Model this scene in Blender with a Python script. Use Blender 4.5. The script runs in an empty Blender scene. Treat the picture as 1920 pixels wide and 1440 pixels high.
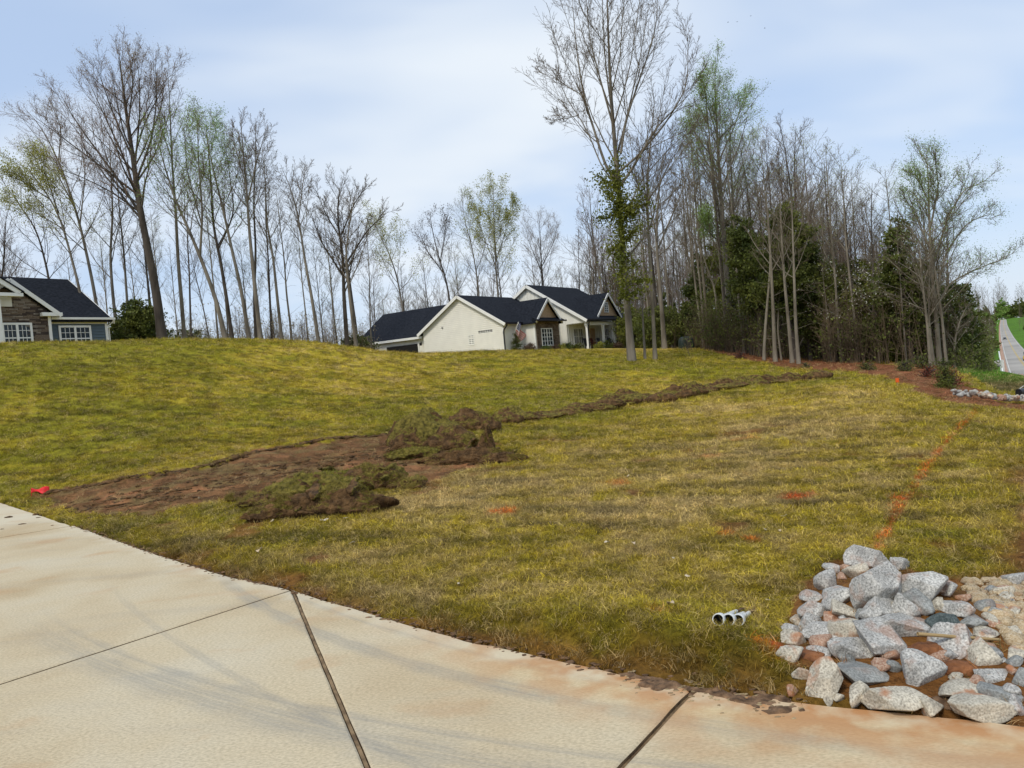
import bpy, bmesh, math, random
import numpy as np
from mathutils import Vector
rng = np.random.default_rng(7); random.seed(7)
SC = bpy.context.scene; COL = SC.collection
PI = math.pi
# ------------------------------------------------------------------ camera
FPX = 1442.0; ROLL = math.atan(.09); PITCH = math.atan(27.9/1442)
F0 = np.array([0, math.cos(PITCH), -math.sin(PITCH)]); R0 = np.array([1., 0, 0]); U0 = np.array([0, math.sin(PITCH), math.cos(PITCH)])
CR = R0*math.cos(ROLL)-U0*math.sin(ROLL); CU = U0*math.cos(ROLL)+R0*math.sin(ROLL); CP = np.array([0, 0, 1.6])
cd = bpy.data.cameras.new('camera'); cam = bpy.data.objects.new('camera', cd); COL.objects.link(cam)
cd.sensor_width = 36; cd.lens = FPX/1920*36; cd.clip_start = .05; cd.clip_end = 6000
from mathutils import Matrix
cam.matrix_world = Matrix(((CR[0], CU[0], -F0[0], CP[0]), (CR[1], CU[1], -F0[1], CP[1]), (CR[2], CU[2], -F0[2], CP[2]), (0, 0, 0, 1)))
SC.camera = cam
# ------------------------------------------------------------------ light
SUN_EL, SUN_AZ = 48, 215      # degrees, azimuth clockwise from +Y (behind and left of the camera)
SKY_STR = .10; CLOUD = 6.7; SUN_STR = 1.5
SC.view_settings.view_transform = 'Standard'; SC.view_settings.look = 'None'; SC.view_settings.gamma = 1
SC.view_settings.exposure = 0.46
w = bpy.data.worlds.new('World'); SC.world = w; w.use_nodes = True
nt = w.node_tree; nt.nodes.clear(); N = nt.nodes.new; LK = nt.links.new
out = N('ShaderNodeOutputWorld'); bg = N('ShaderNodeBackground'); bg.inputs[1].default_value = SKY_STR
sky = N('ShaderNodeTexSky'); sky.sky_type = 'NISHITA'; sky.sun_disc = False
sky.sun_elevation = math.radians(SUN_EL); sky.sun_rotation = math.radians(SUN_AZ); sky.air_density = 1.0; sky.dust_density = 1.5
tc = N('ShaderNodeTexCoord'); sp = N('ShaderNodeSeparateXYZ'); LK(tc.outputs['Generated'], sp.inputs[0])
def wm(op, a, b=None, c=None, clamp=False):
    n = N('ShaderNodeMath'); n.operation = op; n.use_clamp = clamp
    for i, v in enumerate((a, b, c)):
        if v is None: continue
        if isinstance(v, (int, float)): n.inputs[i].default_value = v
        else: LK(v, n.inputs[i])
    return n.outputs[0]
zc = wm('MAXIMUM', sp.outputs[2], 0.0); dz = wm('ADD', zc, .22)
u_ = wm('DIVIDE', sp.outputs[0], dz); v_ = wm('DIVIDE', sp.outputs[1], dz)
cmb = N('ShaderNodeCombineXYZ'); LK(u_, cmb.inputs[0]); LK(v_, cmb.inputs[1])
def wnoise(scale, detail, off, sx=1., sy=1., rot=0., rough=.5, dist=0.):
    m = N('ShaderNodeMapping'); m.inputs['Location'].default_value = off; m.inputs['Scale'].default_value = (sx, sy, 1); m.inputs['Rotation'].default_value = (0, 0, rot)
    LK(cmb.outputs[0], m.inputs[0]); n = N('ShaderNodeTexNoise'); LK(m.outputs[0], n.inputs['Vector'])
    n.inputs['Scale'].default_value = scale; n.inputs['Detail'].default_value = detail; n.inputs['Roughness'].default_value = rough; n.inputs['Distortion'].default_value = dist
    return n.outputs['Fac']
n1 = wnoise(.62, 2, (3.1, 1.7, 0), .9, 1.1, .3); n2 = wnoise(1.5, 3, (8.3, 2.2, 0), .8, 1.3, .25, .5, .3)
cov = wm('ADD', wm('MULTIPLY', n1, .62), wm('MULTIPLY', n2, .38))
rp = N('ShaderNodeMapRange'); rp.interpolation_type = 'SMOOTHSTEP'; rp.inputs[1].default_value = .38; rp.inputs[2].default_value = .62; LK(cov, rp.inputs[0])
hz = wm('SUBTRACT', 1.0, wm('MULTIPLY', zc, 3.2), clamp=True); hz = wm('MULTIPLY', hz, wm('MULTIPLY', hz, hz))
cover = wm('MAXIMUM', rp.outputs[0], wm('MULTIPLY', hz, .85))
skm = N('ShaderNodeMixRGB'); skm.blend_type = 'MIX'; skm.inputs[0].default_value = .62
LK(sky.outputs[0], skm.inputs[1]); skm.inputs[2].default_value = (4.3, 5.55, 7.7, 1)
cc = N('ShaderNodeMixRGB'); cc.inputs[1].default_value = (CLOUD*.80, CLOUD*.90, CLOUD*1.02, 1); cc.inputs[2].default_value = (CLOUD*.97, CLOUD*1.03, CLOUD*1.09, 1); LK(n2, cc.inputs[0])
mx = N('ShaderNodeMixRGB'); LK(wm('ADD', wm('MULTIPLY', cover, .86), .08), mx.inputs[0]); LK(skm.outputs[0], mx.inputs[1]); LK(cc.outputs[0], mx.inputs[2])
LK(mx.outputs[0], bg.inputs[0]); LK(bg.outputs[0], out.inputs[0])
sd = bpy.data.lights.new('sun', 'SUN'); sd.energy = SUN_STR; sd.angle = math.radians(12); sd.color = (1, .93, .80)
so = bpy.data.objects.new('sun', sd); COL.objects.link(so)
sv = Vector((math.sin(math.radians(SUN_AZ))*math.cos(math.radians(SUN_EL)), math.cos(math.radians(SUN_AZ))*math.cos(math.radians(SUN_EL)), math.sin(math.radians(SUN_EL))))
so.rotation_euler = sv.to_track_quat('Z', 'Y').to_euler(); so.location = sv*50
# ------------------------------------------------------------------ geometry helpers
def ray(x, y): return F0+CR*((x-960)/FPX)-CU*((y-720)/FPX)
def at(x, y, Y):
    d = ray(x, y); return CP+d*Y/d[1]
def proj(X, Y, Z):
    d = np.stack([X, Y, Z-1.6], -1); wz = d@F0; wz = np.where(wz < .05, .05, wz)
    return 960+FPX*(d@CR)/wz, 720-FPX*(d@CU)/wz
def _h(ix, iy, s):
    n = (ix.astype(np.int64)*374761393+iy.astype(np.int64)*668265263+s*974711) & 0xffffffff
    n = ((n ^ (n >> 13))*1274126177) & 0xffffffff
    return ((n ^ (n >> 16)) & 0xffff)/65535.0
def vn(x, y, s=0):
    x = np.asarray(x, float); y = np.asarray(y, float)
    ix = np.floor(x); iy = np.floor(y); fx = x-ix; fy = y-iy; fx = fx*fx*(3-2*fx); fy = fy*fy*(3-2*fy)
    a = _h(ix, iy, s); b = _h(ix+1, iy, s); c = _h(ix, iy+1, s); d = _h(ix+1, iy+1, s)
    return (a*(1-fx)+b*fx)*(1-fy)+(c*(1-fx)+d*fx)*fy
def fbm(x, y, s=0, o=4, r=.5):
    t = 0; a = 1; n = 0
    for i in range(o):
        t = t+a*vn(x*2**i+i*17.3, y*2**i-i*9.1, s+i); n += a; a *= r
    return t/n
def sstep(a, b, x):
    t = np.clip((x-a)/(b-a), 0, 1); return t*t*(3-2*t)
# terrain control points: (photo x, photo y, distance) on the ground as seen, and (X, Y, Z)
CPX = [(0,800,21),(0,700,28),(0,645,38),(300,800,20),(300,700,29),(300,641,38),(300,920,12.5),
 (600,950,9.5),(600,850,15),(600,760,24),(600,690,34),(600,645,42),(900,870,12.5),(900,780,21),(900,710,33),(900,660,48),
 (1200,900,9.8),(1200,760,23),(1200,700,35),(1183,672,45),(1200,657,60),(1130,653,70),(1450,760,20),(1450,715,30),(1450,682,42),(1300,654,58),
 (1650,1000,6.2),(1650,830,11.5),(1650,740,20),(1650,715,26),(1650,692,36),(1830,766,15.5),(1850,757,19),(1770,691,34),(1760,738,22),
 (1880,722,50),(1915,745,100),(1890,705,157),(1878,650,377),(1875,630,573),(1876,600,1300),(1950,745,60),(1950,800,14),(1830,722,45),(1850,690,80)]
CXYZ = [(-9.5,14.2,.0),(-12,12,0),(-4,2,0),(0,2,0),(3,2,0),(-4,5,0),(0,3.5,0),(2,3.2,0),(-8,6,0),(6,2,-.05),(6,5,-.05),(4,5,0),(-4.5,8,.03),(-1.75,6.1,.02),(8,9,-.1),(10,7,-.2),
 (-34,58,5.2),(-26,50,5.15),(-20,62,5.0),(-30,120,4.5),(-60,90,4.5),(-100,400,-5),(-500,1300,0),(-6,75,3.05),(0,76,3.0),(-2,66,3.02),(-12,72,3.0),(-10,60,3.1),(5,80,3.0),(-10,120,2.5),(-20,300,0),(0,1300,0),
 (22,75,1.2),(40,140,-2),(120,400,-8),(400,1300,-4),(28,60,-1.2),(50,90,-4.5),(24,45,-.3),(60,200,-6),(30,30,-1.2),(60,60,-5),(400,500,-8),(1200,1400,12)]
cps = [tuple(at(x, y, Y)) for x, y, Y in CPX]+CXYZ
cps = np.array(cps)
def lp(X, Y):
    D = np.clip(np.hypot(X, Y), 2.3, 1700); az = np.clip(np.arctan2(X, np.maximum(Y, -1e9)), -.95, .95)
    return np.stack([az*2.6, np.log(D)], -1)
def tps(r2): return np.where(r2 > 1e-12, .5*r2*np.log(r2+1e-12), 0)
_c = lp(cps[:, 0], cps[:, 1]); _n = len(_c)
_K = tps(((_c[:, None]-_c[None])**2).sum(-1))+np.eye(_n)*.002; _P = np.c_[np.ones(_n), _c]
# heights are fitted as sight angles (height above the eye over distance), which keeps near ground smooth
_D = np.hypot(cps[:, 0], cps[:, 1])
_A = np.block([[_K, _P], [_P.T, np.zeros((3, 3))]]); _W = np.linalg.solve(_A, np.r_[(cps[:, 2])/np.sqrt(_D+4), 0, 0, 0])
def edgeY(X):      # far edge of the concrete as Y over X
    return np.interp(X, EDGE[:, 0], EDGE[:, 1])
def g0(x, y):
    d = ray(x, y); t = -1.6/d[2]; return (CP+d*t)[:2]
EDGE_PX = [(0,940),(140,985),(300,1040),(430,1080),(548,1105),(700,1150),(900,1205),(1100,1248),(1300,1290),(1490,1312),(1700,1335),(1920,1357)]
EDGE = np.array([(-40, 44.), (-19, 24.)]+[tuple(g0(*q)) for q in EDGE_PX]+[(3.6, 2.65), (8., 1.8)])
def base_h(X, Y):
    X = np.asarray(X, float); Y = np.asarray(Y, float); sh = X.shape
    q = lp(X.ravel(), Y.ravel()); z = np.zeros(len(q))
    for i in range(0, len(q), 20000):
        b = q[i:i+20000]; z[i:i+20000] = tps(((b[:, None]-_c[None])**2).sum(-1))@_W[:_n]+_W[_n]+b@_W[_n+1:]
    D = np.clip(np.hypot(X, Y), 2.3, 1700)
    z = z.reshape(sh)*np.sqrt(D+4)
    az = np.abs(np.arctan2(X, Y)); k = sstep(.8, 1.4, az); z = z*(1-k)
    e_ = Y-edgeY(X); z = z+.13*sstep(-.6, .5, X)*sstep(1.45, .95, X)*sstep(.04, .38, e_)*sstep(1.6, .5, e_)*(D < 12)
    # low mound under the stone pile by the concrete
    z = z+.22*np.exp(-((X-2.02)/.42)**2-((Y-4.25)/.5)**2)+.07*np.exp(-((X-2.9)/.9)**2-((Y-4.0)/.5)**2)
    return z
def inpoly(px, py, poly):
    c = np.zeros(np.shape(px), bool); n = len(poly)
    for i in range(n):
        x1, y1 = poly[i]; x2, y2 = poly[i-1]
        if y1 == y2: continue
        c ^= ((y1 > py) != (y2 > py)) & (px < (x2-x1)*(py-y1)/(y2-y1)+x1)
    return c
def hit0(x, y):
    d = ray(x, y); t = np.geomspace(1.5, 1500, 900); P = CP+d*t[:, None]
    s = P[:, 2]-base_h(P[:, 0], P[:, 1]); i = np.argmax(s < 0)
    if s[i] >= 0: return P[-1]
    k = s[i-1]/(s[i-1]-s[i]); return P[i-1]+(P[i]-P[i-1])*k
def world_poly(pts): return [tuple(hit0(x, y)[:2]) for x, y in pts]
SOIL = world_poly([(60,922),(120,915),(200,905),(300,888),(390,872),(460,848),(600,828),(740,810),(800,800),(880,820),(975,852),(930,868),(800,905),(720,915),(640,935),(520,925),(440,930),(330,950),(290,972),(230,978),(180,965),(110,950)])
PILE = world_poly([(1452,1215),(1480,1130),(1540,1060),(1600,1045),(1640,1055),(1760,1075),(1850,1110),(1960,1120)])+[(3.6, 2.7)]+[tuple(g0(*q)) for q in ((1920,1357),(1700,1335),(1560,1319))]+world_poly([(1510,1290)])
TRENCH = [tuple(hit0(x, y)[:2]) for x, y in [(840,800),(900,797),(960,787),(1040,777),(1120,765),(1200,752),(1280,740),(1360,726),(1430,717),(1500,712),(1575,708)]]
MULCH = world_poly([(1292,653),(1340,660),(1400,674),(1500,692),(1600,697),(1690,716),(1742,743),(1800,757),(1900,768),(1935,775),(1935,765),(1860,745),(1800,716),(1772,689)])+[tuple(at(x, 640, Y)[:2]) for x, Y in ((1700,37),(1560,47),(1500,50),(1420,56),(1350,62),(1295,64))]
PAINT = [tuple(hit0(x, y)[:2]) for x, y in [(1638,1035),(1655,1010),(1680,965),(1705,925),(1735,880),(1762,845),(1790,812),(1812,785),(1832,765)]]
PAINT2 = [tuple(hit0(x, y)[:2]) for x, y in [(1676,962),(1684,935)]]
PAINT3 = [tuple(hit0(x, y)[:2]) for x, y in [(1740,885),(1738,868)]]
SPOTS = [(hit0(x, y), sx, sy, st) for x, y, sx, sy, st in [(1505,930,.22,.13,1),(940,962,.17,.11,.8),(1160,906,.2,.12,.45),(1330,857,.28,.12,.35),(1362,1002,.12,.07,.6),(1412,1013,.07,.06,.7),(1445,1213,.08,.07,.5),(445,928,.13,.1,.8),(1150,905,.3,.1,.3),(1395,824,.3,.1,.3),(1230,1150,.08,.06,.4)]]
def segdist(X, Y, pl):
    d = np.full(np.shape(X), 1e9); pl = np.array(pl)
    for a, b in zip(pl[:-1], pl[1:]):
        v = b-a; t = np.clip(((X-a[0])*v[0]+(Y-a[1])*v[1])/(v@v), 0, 1)
        d = np.minimum(d, np.hypot(X-a[0]-t*v[0], Y-a[1]-t*v[1]))
    return d
def masks(X, Y):
    """surface kinds on the ground: soil, trench, mulch, paint, clay, woods floor, roadside"""
    D = np.hypot(X, Y); m = {}
    jx = X+(fbm(X*2.2, Y*2.2, 31, 3)-.5)*.6*np.clip(D/14, .3, 1); jy = Y+(fbm(X*2.2, Y*2.2, 41, 3)-.5)*1.4*np.clip(D/14, .3, 1)
    m['soil'] = inpoly(jx, jy, SOIL).astype(float)
    dt = segdist(X, Y, TRENCH)+(fbm(X*1.3, Y*1.3, 5, 3)-.5)*.5
    m['soil'] = np.maximum(m['soil'], (dt < .42).astype(float))
    jx = X+(fbm(X*.8, Y*.8, 3, 3)-.5)*1.2; jy = Y+(fbm(X*.8, Y*.8, 4, 3)-.5)*1.6
    m['mulch'] = inpoly(jx, jy, MULCH).astype(float)
    pt = np.zeros(np.shape(X)); 
    for pl, wd in ((PAINT, .026), (PAINT2, .03), (PAINT3, .026)):
        dd = segdist(X, Y, pl)+(fbm(X*9, Y*9, 9, 2)-.5)*.05; pt = np.maximum(pt, sstep(wd, wd*.4, dd)*np.clip(.25+1.3*vn(X*7, Y*3, 55), .2, 1))
    for P, sx, sy, st in SPOTS:
        e = np.hypot((X-P[0])/sx, (Y-P[1])/sy/1.6)+(fbm(X*8, Y*8, 14, 2)-.5)*1.3; pt = np.maximum(pt, st*sstep(1.0, .45, e))
    m['paint'] = pt
    ey = Y-edgeY(X)          # distance behind the concrete edge
    strip = sstep(.30, .02, ey+(fbm(X*2.5, Y*2.5, 71, 3)-.5)*.55)*(D < 9)*(ey > -1)
    pile = inpoly(X+(fbm(X*4, Y*4, 8, 3)-.5)*.25, Y+(fbm(X*4, Y*4, 9, 3)-.5)*.25, PILE).astype(float)
    right = np.maximum(sstep(.60, .66, X/np.maximum(Y, .5)+(fbm(X*1.5, Y*1.5, 18, 3)-.5)*.16)*sstep(10.5, 7.5, Y), sstep(.50, .56, X/np.maximum(Y, .5))*sstep(5.1, 4.7, Y))*(Y > 0)
    patches = sstep(.70, .78, fbm(X*1.6+40, Y*1.6, 77, 4))*.9*(D < 16)
    bankm = sstep(-.6, .4, X)*sstep(1.8, 1.3, X)*sstep(.42, .15, ey)*(ey > 0)*sstep(.35, .6, fbm(X*5, Y*5, 12, 3)); strip = np.maximum(strip, bankm*.9)
    m['clay'] = np.clip(np.maximum(np.maximum(strip*.75, pile), np.maximum(right, patches)), 0, 1)
    px, py = proj(X, Y, base_h(X, Y)) if D.size < 50000 else (None, None)
    az = np.arctan2(X, Y)
    # woods begin behind the mulch and behind the houses
    wy = np.interp(az, [-.7, -.25, -.1, .1, .22, .32, .42, .5, .56], [54, 58, 84, 96, 62, 56, 48, 38, 33])
    m['woods'] = sstep(0, 2.5, Y-wy+(fbm(X*.3, Y*.3, 66, 3)-.5)*3)*(az < .56)
    m['verge'] = ((az >= np.interp(Y, [23, 27, 34], [.56, .545, .51])) & (Y > 23.0)).astype(float)*(1-m['mulch'])
    m['edge'] = ey; m['D'] = D
    return m
def C3(*c): return np.array(c)
def ground_colour(X, Y, m):
    D = m['D']
    big = fbm(X*.16+3, Y*.10, 21, 4); mid = fbm(X*.9, Y*.75, 22, 4); fine = fbm(X*7, Y*5, 23, 3)
    th = math.radians(-14); a = X*math.cos(th)+Y*math.sin(th); b = -X*math.sin(th)+Y*math.cos(th)
    row = np.floor(b/.61); off = _h(row, row*0, 5)*1.4; ix = np.floor((a+off)/1.35); tone = _h(ix, row, 9)-.5
    fa = np.abs((a+off)/1.35-ix-.5)*2; fb = np.abs(b/.61-row-.5)*2
    seam = np.maximum(sstep(.955, .995, fa+.03*(fine-.5)), sstep(.93, .99, fb+.10*(mid-.5)))*sstep(.45, .7, vn(X*1.1, Y*1.1, 4))*.85*sstep(44, 14, D)
    straw = C3(.42, .305, .115); green = C3(.180, .162, .012); olive = C3(.325, .245, .022)
    az = np.arctan2(X, Y)
    strk = fbm(a*1.1+9, b*5.5, 37, 3); g = .54+.16*sstep(.05, -.45, az)+(big-.5)*1.1+(mid-.5)*.7+tone*.42+(fine-.5)*.8
    g = g+.16*sstep(14, 24, D)-.40*np.exp(-((az-.33)/.18)**2)*sstep(5.5, 8, D)*sstep(34, 16, D)+.14*sstep(9, 5, D)
    g = np.clip(g, 0, 1)[..., None]
    c = np.where(g < .5, straw*(1-g*2)+olive*g*2, olive*(2-2*g)+green*(g*2-1))*1.13
    far = sstep(10, 30, D)[..., None]; c = c*(1+far*.12)
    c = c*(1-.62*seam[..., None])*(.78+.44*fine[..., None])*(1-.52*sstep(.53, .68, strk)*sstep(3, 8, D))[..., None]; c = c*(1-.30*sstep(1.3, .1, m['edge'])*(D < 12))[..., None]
    c = c*(1-.22*sstep(.6, .72, fbm(X*3.1, Y*3.1, 29, 3)))[..., None] if True else c
    def over(c, col, k): return c*(1-k[..., None])+col*k[..., None]
    soil = C3(.165, .082, .034)*(.15+1.6*fbm(X*3.5, Y*3.5, 51, 5))[..., None]+C3(.13, .055, .028)*sstep(.58, .75, fbm(X*1.1, Y*1.6, 52, 3))[..., None]
    thatch = sstep(.50, .62, fbm(X*3.2, Y*3.2, 53, 4))*.6
    soil = over(soil, C3(.19, .14, .055), thatch)
    c = over(c, C3(.16, .062, .022)*(.7+.6*fbm(X*6, Y*6, 61, 3))[..., None], m['clay']*.9)
    c = over(c, soil, m['soil'])
    c = over(c, C3(.215, .088, .040)*(.55+.9*fbm(X*2, Y*2, 62, 4))[..., None], m['mulch'])
    c = over(c, C3(.085, .058, .034)*(.6+.8*fbm(X*1, Y*1, 63, 4))[..., None], m['woods']*(1-m['mulch']))
    vg = C3(.075, .165, .012)*(.75+.5*fbm(X*.12, Y*.12, 64, 4))[..., None]
    vg = over(vg, C3(.10, .062, .030), sstep(29, 25, Y)*.8)
    c = over(c, vg, m['verge'])
    c = over(c, C3(.62, .095, .015), m['paint']*.85)
    return np.clip(c, 0, 1)
def height(X, Y, m=None):
    """full ground height: base plus lumps, the lifted sod and the cut under the concrete"""
    m = m or masks(X, Y); D = m['D']; z = base_h(X, Y)
    z = z+(fbm(X*3.3, Y*3.3, 90, 3)-.5)*.035*sstep(2, 5, D)+(fbm(X*.7, Y*.7, 91, 2)-.5)*.10*sstep(6, 16, D)*sstep(60, 30, D)
    z = z-.035*m['soil']+m['soil']*(fbm(X*4, Y*4, 92, 4)-.5)*.12
    z = z+.02*m['mulch']*(fbm(X*3, Y*3, 93, 3))
    e = m['edge']; z = z+.04*np.exp(-((e-.30)/.25)**2)*(D < 12)
    z = np.where(D < 40, z*sstep(-.0, .5, e)+(1-sstep(-.0, .5, e))*.006, z)
    z = np.where((e < .015) & (D < 46), -.16, z)
    return z
def H1(X, Y):
    X = np.atleast_1d(np.asarray(X, float)); Y = np.atleast_1d(np.asarray(Y, float)); return float(height(X, Y)[0])
def gh(x, y):
    """the ground point seen at photo position x, y"""
    P = hit0(x, y); return np.array([P[0], P[1], H1(P[0], P[1])])
# ------------------------------------------------------------------ object helpers
def tag(o, label=None, cat=None, group=None, kind=None):
    if label: o['label'] = label
    if cat: o['category'] = cat
    if group: o['group'] = group
    if kind: o['kind'] = kind
    return o
def empty(name, loc=(0, 0, 0), rz=0, label=None, cat=None, group=None):
    o = bpy.data.objects.new(name, None); COL.objects.link(o); o.location = [float(v) for v in loc]; o.rotation_euler = (0, 0, rz); o.empty_display_size = .2
    return tag(o, label, cat, group)
def mesh_np(name, V, F, mats, mi=None, smooth=False, uv=None, F3=None):
    V = np.asarray(V, np.float32).reshape(-1, 3); F = np.asarray(F, np.int32); k = F.shape[1]
    me = bpy.data.meshes.new(name); me.vertices.add(len(V)); me.vertices.foreach_set('co', V.ravel())
    if F3 is None: me.loops.add(F.size); me.loops.foreach_set('vertex_index', F.ravel()); me.polygons.add(len(F)); me.polygons.foreach_set('loop_start', np.arange(len(F), dtype=np.int32)*k)
    else:
        F3 = np.asarray(F3, np.int32); me.loops.add(F.size+F3.size); me.loops.foreach_set('vertex_index', np.r_[F.ravel(), F3.ravel()]); me.polygons.add(len(F)+len(F3))
        me.polygons.foreach_set('loop_start', np.r_[np.arange(len(F), dtype=np.int32)*k, F.size+np.arange(len(F3), dtype=np.int32)*3].astype(np.int32))
    if smooth: me.polygons.foreach_set('use_smooth', np.ones(len(F), bool))
    for m in (mats if isinstance(mats, (list, tuple)) else [mats]): me.materials.append(m)
    if mi is not None: me.polygons.foreach_set('material_index', np.asarray(mi, np.int32))
    me.update(calc_edges=True); return me
def link(name, me, parent=None, loc=None, rot=None):
    o = bpy.data.objects.new(name, me); COL.objects.link(o)
    if parent: o.parent = parent
    if loc is not None: o.location = [float(v) for v in loc]
    if rot is not None: o.rotation_euler = rot
    return o
class MB:
    def __init__(s): s.v = []; s.f = []
    def add(s, vs, fs):
        n = len(s.v); s.v += [tuple(map(float, v)) for v in vs]; s.f += [tuple(i+n for i in f) for f in fs]; return s
    def box(s, x0, x1, y0, y1, z0, z1):
        return s.add([(x0,y0,z0),(x1,y0,z0),(x1,y1,z0),(x0,y1,z0),(x0,y0,z1),(x1,y0,z1),(x1,y1,z1),(x0,y1,z1)],
                     [(3,2,1,0),(4,5,6,7),(0,1,5,4),(1,2,6,5),(2,3,7,6),(3,0,4,7)])
    def prism(s, poly, off):
        """poly: list of 3D points (planar), extruded by vector off"""
        n = len(poly); a = [np.array(p, float) for p in poly]; b = [p+np.array(off, float) for p in a]
        return s.add(a+b, [tuple(range(n))[::-1], tuple(range(n, 2*n))]+[(i, (i+1) % n, (i+1) % n+n, i+n) for i in range(n)])
    def bar(s, p, q, w, h):
        """rectangular bar between two points, w sideways, h upwards (centred)"""
        p = np.array(p, float); q = np.array(q, float); t = q-p; t /= np.linalg.norm(t)
        ref = np.array([0, 0, 1.]) if abs(t[2]) < .95 else np.array([1., 0, 0]); sdir = np.cross(t, ref); sdir /= np.linalg.norm(sdir); up = np.cross(sdir, t)
        c = [(-1,-1),(1,-1),(1,1),(-1,1)]; return s.prism([p+sdir*w/2*a+up*h/2*b for a, b in c], q-p)
    def tube(s, pts, rad, n=8):
        pts = np.array(pts, float); rad = np.broadcast_to(rad, len(pts)); V, Fq = tubes(pts[None], rad[None], n)
        return s.add([tuple(v) for v in V], [tuple(f) for f in Fq])
    def build(s, name, mat, parent=None, smooth=False, loc=None, kind=None, bevel=0):
        me = bpy.data.meshes.new(name); me.from_pydata(s.v, [], s.f); me.materials.append(mat) if mat else None
        bm = bmesh.new(); bm.from_mesh(me); bmesh.ops.recalc_face_normals(bm, faces=bm.faces)
        if bevel: bmesh.ops.bevel(bm, geom=bm.edges[:], offset=bevel, segments=2, affect='EDGES')
        if smooth:
            for f in bm.faces: f.smooth = True
        bm.to_mesh(me); bm.free()
        o = link(name, me, parent, loc)
        if kind: o['kind'] = kind
        return o
def tubes(P, R, s, cap=True):
    """batch of tubes: P (N,n,3), R (N,n) -> vertices and quads"""
    N_, n, _ = P.shape; T = np.gradient(P, axis=1); T /= np.linalg.norm(T, axis=2, keepdims=True)+1e-9
    mean = T.mean(1); ref = np.where(np.abs(mean[:, 2:3]) < .8, np.array([[0, 0, 1.]]), np.array([[1., 0, 0]]))
    A = np.cross(T, ref[:, None]); A /= np.linalg.norm(A, axis=2, keepdims=True)+1e-9; B = np.cross(T, A)
    th = np.arange(s)*2*PI/s; ring = A[:, :, None]*np.cos(th)[:, None]+B[:, :, None]*np.sin(th)[:, None]
    V = P[:, :, None]+ring*R[:, :, None, None]; V = V.reshape(-1, 3)
    i = np.arange(N_)[:, None, None]*n*s; j = np.arange(n-1)[None, :, None]*s; k = np.arange(s)[None, None]; k2 = (k+1) % s
    F = np.stack(np.broadcast_arrays(i+j+k, i+j+k2, i+j+s+k2, i+j+s+k), -1).reshape(-1, 4)
    return V, F
# ------------------------------------------------------------------ materials
def newmat(name):
    m = bpy.data.materials.new(name); m.use_nodes = True; t = m.node_tree; b = t.nodes['Principled BSDF']; return m, t, b
def mat(name, col, rough=.8, var=.15, scale=4., bump=0., bscale=30., metal=0., spec=.3, col2=None, coord='Object', detail=4, thr=None, stretch=None, bdist=.02):
    m, t, b = newmat(name); b.inputs['Roughness'].default_value = rough; b.inputs['Metallic'].default_value = metal; b.inputs['Specular IOR Level'].default_value = spec
    c = t.nodes.new('ShaderNodeTexCoord'); vec = c.outputs[coord]
    if stretch:
        mp = t.nodes.new('ShaderNodeMapping'); mp.inputs['Scale'].default_value = stretch; t.links.new(vec, mp.inputs[0]); vec = mp.outputs[0]
    n = t.nodes.new('ShaderNodeTexNoise'); n.inputs['Scale'].default_value = scale; n.inputs['Detail'].default_value = detail; t.links.new(vec, n.inputs['Vector'])
    r = t.nodes.new('ShaderNodeValToRGB'); e = r.color_ramp.elements; lo, hi = thr or (.3, .7); e[0].position = lo; e[1].position = hi
    e[0].color = (*[x*(1-var) for x in col], 1); e[1].color = (*(col2 or [min(1, x*(1+var)) for x in col]), 1)
    t.links.new(n.outputs['Fac'], r.inputs[0]); t.links.new(r.outputs[0], b.inputs['Base Color'])
    if bump:
        n2 = t.nodes.new('ShaderNodeTexNoise'); n2.inputs['Scale'].default_value = bscale; n2.inputs['Detail'].default_value = 6; t.links.new(vec, n2.inputs['Vector'])
        bp = t.nodes.new('ShaderNodeBump'); bp.inputs['Strength'].default_value = bump; bp.inputs['Distance'].default_value = bdist; t.links.new(n2.outputs['Fac'], bp.inputs['Height']); t.links.new(bp.outputs[0], b.inputs['Normal'])
    return m
M = {}
M['siding'] = mat('cream_siding', (.83, .81, .73), .6, .04, 1.5)
M['white'] = mat('white_trim_paint', (.82, .82, .78), .5, .04, 2)
M['battens'] = mat('white_board_siding', (.78, .77, .70), .6, .05, 2)
M['shingle'] = mat('charcoal_shingles', (.011, .014, .021), .95, .45, 5, .8, 26, stretch=(1, 1, 3), spec=.1, col2=(.024, .028, .038))
M['gutter'] = mat('dark_bronze_gutter', (.016, .013, .018), .4, .1)
M['tan'] = mat('tan_shake', (.50, .34, .20), .75, .15, 5)
M['glass'] = mat('window_glass', (.018, .028, .036), .12, .5, 2, spec=.4)
M['slate'] = mat('slate_blue_siding', (.095, .130, .155), .6, .08, 3)
M['ledge'] = mat('ledge_stone', (.13, .088, .06), .9, .55, 3.5, .5, 30, col2=(.30, .23, .17), coord='Generated')
M['ledge2'] = mat('pale_ledge_stone', (.26, .22, .18), .9, .3, 3, .5, 30)
M['ledge3'] = mat('dark_ledge_stone', (.075, .055, .045), .9, .3, 3, .5, 30)
M['mortar'] = mat('mortar', (.06, .05, .042), .95, .2)
M['dark'] = mat('dark_opening', (.012, .011, .010), .7, .3)
M['bark'] = mat('grey_bark', (.14, .118, .09), .95, .35, 2.2, .6, 14, col2=(.25, .22, .18), stretch=(1, 1, .25), bdist=.05)
M['bark_dark'] = mat('dark_bark', (.05, .04, .033), .95, .3, 2.2, .6, 14, col2=(.11, .092, .075), stretch=(1, 1, .25), bdist=.05)
M['bark_pale'] = mat('pale_bark', (.15, .125, .09), .95, .3, 1.6, .5, 14, col2=(.29, .255, .20), stretch=(1, 1, .3), bdist=.05)
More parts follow.
